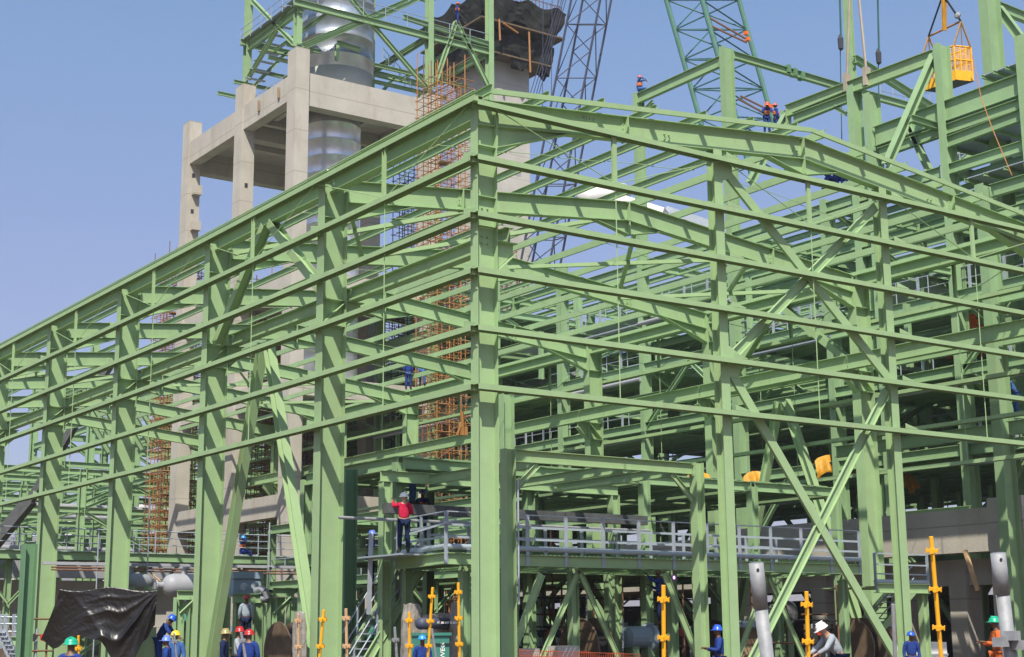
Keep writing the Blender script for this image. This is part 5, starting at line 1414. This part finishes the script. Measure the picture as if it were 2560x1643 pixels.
M['vest'] = mat('orange_vest', (0.5, 0.13, 0.04), 0.7, var=0.1)
M['boot'] = mat('boot_leather', (0.02, 0.017, 0.015), 0.6)

def skinned(name, J, E, rad, m, parent, mtx, sub=1):
    me = bpy.data.meshes.new(name); keys = list(J)
    me.from_pydata([mtx @ Vector(J[k]) for k in keys], [(keys.index(a), keys.index(b)) for a, b in E], [])
    o = bpy.data.objects.new(name, me); COL.objects.link(o)
    md = o.modifiers.new('skin', 'SKIN'); md.use_smooth_shade = True
    for i, k in enumerate(keys):
        r = rad[k] if k in rad else rad['*']
        s = me.skin_vertices[0].data[i]
        s.radius = r if isinstance(r, tuple) else (r, r); s.use_root = (i == 0)
    if sub: sm = o.modifiers.new('sub', 'SUBSURF'); sm.levels = sub; sm.render_levels = sub
    me.materials.append(M[m]); o.parent = parent
    return o

def lerp(a, b, t): return tuple(a[i] + (b[i] - a[i]) * t for i in range(3))
POSES = {
 'stand': dict(),
 'reach': dict(elL=(-.3, .22, 1.4), haL=(-.3, .42, 1.6), elR=(.26, .08, 1.16), haR=(.14, .3, 1.28)),
 'lean': dict(lean=.55, elL=(-.28, .42, 1.12), haL=(-.2, .62, 1.0), elR=(.28, .42, 1.12), haR=(.2, .62, 1.0)),
 'bend': dict(lean=1.15, elL=(-.25, .75, .92), haL=(-.18, .85, .66), elR=(.25, .75, .92), haR=(.18, .85, .66)),
 'sit': dict(sit=True, elL=(-.28, .12, .78), haL=(-.16, .36, .66), elR=(.28, .12, .78), haR=(.16, .36, .66)),
 'arms': dict(elL=(-.3, .08, 1.15), haL=(-.12, .34, 1.22), elR=(.3, .08, 1.15), haR=(.12, .34, 1.2)),
}
def person(label, loc, face, pose='stand', top='ov', legs=None, hat='hblue', skin='skin', vest=False, h=1.0, group='workers on the site'):
    """loc = feet (or seat for sit), face = heading in degrees, 0 looks along +Y"""
    P = POSES[pose]; loc = Vector(loc); legs = legs or top
    root = bpy.data.objects.new('person', None); COL.objects.link(root); root.location = loc; root.rotation_euler = (0, 0, R(face))
    root.scale = (h, h, h); tag(root, label, 'person', group)
    sit = P.get('sit'); ln = P.get('lean', 0)
    hip = .5 if False else .95
    dz = -.95 + .12 if sit else 0
    def up(p):
        x, y, z = p
        if ln:
            q = z - .98; s_, c_ = math.sin(ln), math.cos(ln)
            return (x, y * c_ + q * s_ , .98 + q * c_ - y * s_)
        return (x, y, z + dz)
    J = {}
    J['pelvis'] = (0, 0, .98 + dz)
    J['waist'] = up((0, 0, 1.1)); J['chest'] = up((0, .01, 1.3)); J['neck0'] = up((0, 0, 1.45)); J['neck'] = up((0, .015, 1.52))
    J['head0'] = up((0, .03, 1.58)); J['head1'] = up((0, .035, 1.66)); J['head2'] = up((0, .02, 1.745))
    J['nose0'] = up((0, .10, 1.635)); J['nose'] = up((0, .135, 1.63))
    for s_, sd in ((-1, 'L'), (1, 'R')):
        J['sh' + sd] = up((s_ * .19, 0, 1.42))
        e = P.get('el' + sd, (s_ * .25, -.02, 1.13)); w_ = P.get('ha' + sd, (s_ * .25, .1, .88))
        if 'el' + sd not in P: e, w_ = up(e), up(w_)
        elif sit: pass
        J['el' + sd] = e; J['wr' + sd] = w_
        d = Vector(w_) - Vector(e); d.normalize(); pz = Vector((0, 0, 1)) if abs(d.z) < .8 else Vector((0, 1, 0)); q = d.cross(pz).normalized(); nn_ = q.cross(d)
        W_ = Vector(w_); J['palm' + sd] = tuple(W_ + d * .06)
        for f, (o_, L_) in enumerate(((-.033, .075), (-.011, .085), (.011, .08), (.033, .062))):
            k0 = W_ + d * .09 + q * o_; J['f%da%s' % (f, sd)] = tuple(k0); J['f%db%s' % (f, sd)] = tuple(k0 + d * L_ * .55 - nn_ * .008); J['f%dc%s' % (f, sd)] = tuple(k0 + d * L_ * .85 - nn_ * .035)
        J['t0' + sd] = tuple(W_ + d * .05 + q * (-s_ * -.04)); J['t1' + sd] = tuple(W_ + d * .085 + q * (s_ * .065) - nn_ * .012)
        if sit:
            J['hip' + sd] = (s_ * .1, .02, .95 + dz); J['kn' + sd] = (s_ * .13, .45, .93 + dz); J['an' + sd] = (s_ * .13, .5, .52 + dz); J['toe' + sd] = (s_ * .14, .66, .47 + dz)
        else:
            J['hip' + sd] = (s_ * .1, 0, .92); J['kn' + sd] = (s_ * .12, .04, .5); J['an' + sd] = (s_ * .13, 0, .1); J['toe' + sd] = (s_ * .15, .17, .04)
    E = [('pelvis', 'waist'), ('waist', 'chest'), ('chest', 'neck0'), ('neck0', 'neck'), ('neck', 'head0'), ('head0', 'head1'), ('head1', 'head2'), ('head0', 'nose0'), ('nose0', 'nose')]
    for sd in 'LR':
        E += [('pelvis', 'hip' + sd), ('hip' + sd, 'kn' + sd), ('kn' + sd, 'an' + sd), ('an' + sd, 'toe' + sd), ('neck0', 'sh' + sd), ('sh' + sd, 'el' + sd), ('el' + sd, 'wr' + sd), ('wr' + sd, 'palm' + sd), ('palm' + sd, 't0' + sd), ('t0' + sd, 't1' + sd)]
        for f in range(4): E += [('palm' + sd, 'f%da%s' % (f, sd)), ('f%da%s' % (f, sd), 'f%db%s' % (f, sd)), ('f%db%s' % (f, sd), 'f%dc%s' % (f, sd))]
    rad = {'*': .009, 'pelvis': (.15, .11), 'waist': (.14, .1), 'chest': (.165, .11), 'neck0': (.09, .07), 'neck': .052, 'head0': (.07, .08), 'head1': (.08, .098), 'head2': (.06, .075), 'nose0': .025, 'nose': .012}
    for sd in 'LR': rad.update({'hip' + sd: .09, 'kn' + sd: .058, 'an' + sd: .038, 'toe' + sd: .035, 'sh' + sd: .062, 'el' + sd: .04, 'wr' + sd: .027, 'palm' + sd: (.035, .018)})
    I_ = Matrix.Identity(4)
    skinned('body', J, E, rad, skin, root, I_, 1)
    # clothes: jacket and trousers a little larger than the body, ending at neck, wrists and ankles
    Jt = {k: J[k] for k in ('chest', 'waist', 'pelvis', 'neck0')}; Et = [('chest', 'waist'), ('waist', 'pelvis'), ('chest', 'neck0')]
    rt = {'chest': (.19, .135), 'waist': (.168, .128), 'pelvis': (.17, .135), 'neck0': (.105, .085)}
    Jl = {'pelvis': J['pelvis']}; El = []; rl = {'pelvis': (.165, .13)}
    for sd in 'LR':
        Jt['sh' + sd] = J['sh' + sd]; Jt['el' + sd] = J['el' + sd]; Jt['cu' + sd] = lerp(J['el' + sd], J['wr' + sd], .9)
        Et += [('neck0', 'sh' + sd), ('sh' + sd, 'el' + sd), ('el' + sd, 'cu' + sd)]; rt.update({'sh' + sd: .088, 'el' + sd: .062, 'cu' + sd: .046})
        Jl['hip' + sd] = J['hip' + sd]; Jl['kn' + sd] = J['kn' + sd]; Jl['hem' + sd] = lerp(J['kn' + sd], J['an' + sd], .95)
        El += [('pelvis', 'hip' + sd), ('hip' + sd, 'kn' + sd), ('kn' + sd, 'hem' + sd)]; rl.update({'hip' + sd: .112, 'kn' + sd: .084, 'hem' + sd: .07})
        b_ = MB(); a1, t1 = Vector(J['an' + sd]), Vector(J['toe' + sd]); b_.tube(a1 + Vector((0, 0, .05)), a1 - Vector((0, 0, .04)), .062, 8); b_.tube(a1 - Vector((0, .05, .045)), t1 + Vector((0, .05, -.0)), .05, 8)
        bo = b_.build('boot', 'boot', None); bo.parent = root
    skinned('jacket', Jt, Et, rt, top, root, I_, 1); skinned('trousers', Jl, El, rl, legs, root, I_, 1)
    hc = Vector(J['head1']); ax = (Vector(J['head2']) - Vector(J['head0'])).normalized(); fw_ = (Vector(J['nose']) - Vector(J['head0'])); fw_ = (fw_ - ax * fw_.dot(ax)).normalized()
    hb = hc + ax * .012
    hm = MB().lathe(hb, hb + ax * .2, [(0, .155), (.012, .157), (.016, .132), (.06, .128), (.1, .108), (.13, .07), (.145, .02)], 18)
    hm.prism(hb + ax * .004 + fw_ * .1, hb + ax * -.002 + fw_ * .2, [(-.1, -.006), (.1, -.006), (.1, .006), (-.1, .006)], up=ax, sec2=[(-.05, -.006), (.05, -.006), (.05, .006), (-.05, .006)])
    hm.prism(hb + ax * .14 - fw_ * .09, hb + ax * .14 + fw_ * .09, [(-.012, -.02), (.012, -.02), (.012, .012), (-.012, .012)], up=ax)
    ho = hm.build('helmet', hat, None, True); ho.parent = root
    sx_ = ax.cross(fw_)
    for s_ in (-1, 1):
        e = hc + fw_ * .088 + sx_ * (s_ * .032) - ax * .002
        eo = MB().lathe(e - fw_ * .01, e + fw_ * .01, [(0, .004), (.008, .014), (.018, .006)], 8).build('eye', 'white', None); eo.parent = root
    mo_ = hc + fw_ * .1 - ax * .065; mo = MB().rect(mo_ - sx_ * .025, mo_ + sx_ * .025, .012, .008).build('mouth', 'hred', None); mo.parent = root
    if vest:
        ch, wa = Vector(J['chest']), Vector(J['waist']); tx = (ch - wa).normalized(); v = MB()
        v.lathe(wa - tx * .02, ch + tx * .1, [(.04, .16), (.06, .175), (.062, .19), (.1, .19), (.102, .178), (.2, .182), (.26, .16)], 14)
        vo = v.build('harness', 'vest', None); vo.parent = root
    return root

def feet(x, y, d, drop=0.0): p = at(x, y, d=d); return (p.x, p.y, p.z - drop)
def ground(x, d): p = at(x, 1520, d=d); return (p.x, p.y, 0.0)
LOOK = math.degrees(math.atan2(-(CAM.x - 0), -(CAM.y - 0)))
TOCAM = 145.0; AWAY = -35.0; LEFT = 55.0; RIGHT = -125.0
person('man in red jacket and white helmet reaching up on the platform', at(966, 1291, z=PZ - .02) + Vector((.25, .9, 0)), AWAY + 10, 'reach', 'redj', 'navy', 'hwhite', 'skinl')
person('man in blue overalls and blue helmet standing at the stair landing', feet(869, 1372, 50), RIGHT, 'stand', 'ov', hat='hlilac')
person('man in blue with blue helmet leaning over the beam above the platform', feet(965, 1185, 54), RIGHT + 30, 'lean', 'ovl', hat='hblue')
person('man in dark blue standing behind the red jacketed man', feet(990, 1262, 56), TOCAM, 'arms', 'ov', hat='hblue', vest=True)
person('man in dark overalls half hidden left of the red jacketed man', feet(932, 1255, 57), RIGHT, 'reach', 'navy', hat='hblue')
person('seated man in sky blue helmet and orange harness on the left walkway', (at(568, 1290, y=43.5).x, 43.5, wz_ + .16), RIGHT, 'sit', 'ov', hat='hsky', vest=True)
person('man in blue helmet and overalls left of the first gable post', ground(1686, 41), LEFT, 'arms', 'ov', hat='hblue', h=1.03)
person('man in white helmet and grey shirt looking down between the crossed braces', ground(1968, 37), LEFT + 10, 'lean', 'gshirt', 'navy', 'hwhite', 'skinl', h=1.12)
person('nearest man, only his green helmet showing beside the tarpaulin', ground(165, 26.5), AWAY, 'stand', 'ov', hat='hgreen', h=.91)
person('man in lilac blue helmet below the vessels', ground(392, 40), LEFT, 'stand', 'ov', hat='hlilac', h=.93)
person('man in yellow helmet behind the lilac helmeted man', ground(411, 44), TOCAM, 'stand', 'ovl', hat='hyellow', h=1.02)
person('man in blue bending forward beside the yellow helmeted man', feet(368, 1573, 46), RIGHT, 'lean', 'ov', hat='hblue')
person('man in red helmet and blue overalls with his back turned', ground(583, 40), AWAY, 'stand', 'ov', hat='hred', h=1.02)
person('man in khaki cap and navy beside the red helmeted man', ground(525, 43), RIGHT, 'stand', 'navy', hat='hkhaki', h=1.04)
person('man in red cap and pale shirt behind the slim silver tube', ground(558, 46), RIGHT, 'arms', 'gshirt', 'navy', 'hred', h=1.08)
person('man in checked shirt standing higher between the left columns', feet(575, 1512, 55), AWAY, 'stand', 'check', 'navy', 'hred')
person('man in sky blue helmet low beside the teal motor', ground(990, 41), TOCAM, 'stand', 'ov', hat='hsky', h=.92)
person('welder in blue overalls working under the platform edge', feet(1548, 1465, 49), LEFT, 'reach', 'ov', 'navy', 'hkhaki')
person('man in green helmet and orange overalls at the far right', ground(2338, 40), LEFT, 'arms', 'osuit', hat='hgreen', h=1.12)
person('man in blue helmet low beside the white container', ground(2136, 46), TOCAM, 'stand', 'ov', hat='hblue', h=.92)
person('worker on upper steel left of the corner column, facing away', feet(957, 912, 88), AWAY, 'stand', 'ov', hat='hred', group='riggers on the high steel')
person('worker in brighter blue on upper steel near the corner column', feet(990, 905, 88), TOCAM, 'stand', 'ovl', hat='horange', group='riggers on the high steel')
person('rigger sitting astride the end of the upper left beam', bp(1499, 214), RIGHT - 20, 'sit', 'ovl', hat='horange', vest=True, group='riggers on the high steel')
person('crouched left one of two riggers by the lifted beam end', feet(1798, 312, 84), TOCAM, 'lean', 'ov', hat='horange', vest=True, group='riggers on the high steel')
person('upright right one of two riggers by the lifted beam end', feet(1821, 315, 84), LEFT, 'stand', 'ov', hat='horange', vest=True, group='riggers on the high steel')
person('rigger standing in the yellow man basket', (N0 + NL) / 2 * .5 + (NB + NR) / 2 * .5 + Vector((-.35, 0, .05)), RIGHT, 'reach', 'ov', hat='horange', group='riggers on the high steel')
person('rigger bending in the yellow man basket, blue back only', NR * .5 + NB * .5 + Vector((-.6, 0, .05)), LEFT, 'bend', 'ovl', hat='horange', group='riggers on the high steel')
for k, (x, lb) in enumerate(((1940, 'left one of three riggers sitting in a row under the ridge'), (1958, 'middle one of three riggers sitting in a row under the ridge'), (1974, 'right one of three riggers sitting in a row under the ridge'))):
    person(lb, feet(x, 424, 78), (RIGHT, LEFT, TOCAM)[k], 'sit', 'ov', hat='horange', vest=k != 1, group='riggers on the high steel')
person('tiny rigger on the tower steelwork beside the concrete core', at(1072, 58, y=yf), RIGHT, 'stand', 'ov', hat='horange', vest=True, group='riggers on the high steel')
person('worker in blue helmet crouched at the right edge of the picture', feet(2384, 975, 62), LEFT, 'lean', 'ovl', hat='hblue', group='riggers on the high steel')
person('worker beside the goal post frame beam, dark blue and low', feet(1243, 1165, 60), LEFT, 'bend', 'ov', hat='hblue')

# ------------------------------------------------------------------ dust haze in the air
hm_ = bpy.data.materials.new('air_haze'); hm_.use_nodes = True
nn2 = hm_.node_tree.nodes; nn2.clear()
vp = nn2.new('ShaderNodeVolumePrincipled'); vo2 = nn2.new('ShaderNodeOutputMaterial')
vp.inputs['Color'].default_value = (0.86, 0.88, 0.95, 1); vp.inputs['Density'].default_value = 0.0003; vp.inputs['Anisotropy'].default_value = 0.2
hm_.node_tree.links.new(vp.outputs[0], vo2.inputs['Volume']); M['haze'] = hm_
g = MB(); g.box((-710, -310, -1.4), (1510, 1910, 78))
tag(g.build('haze', 'haze'), kind='stuff')
scn.cycles.volume_bounces = 0
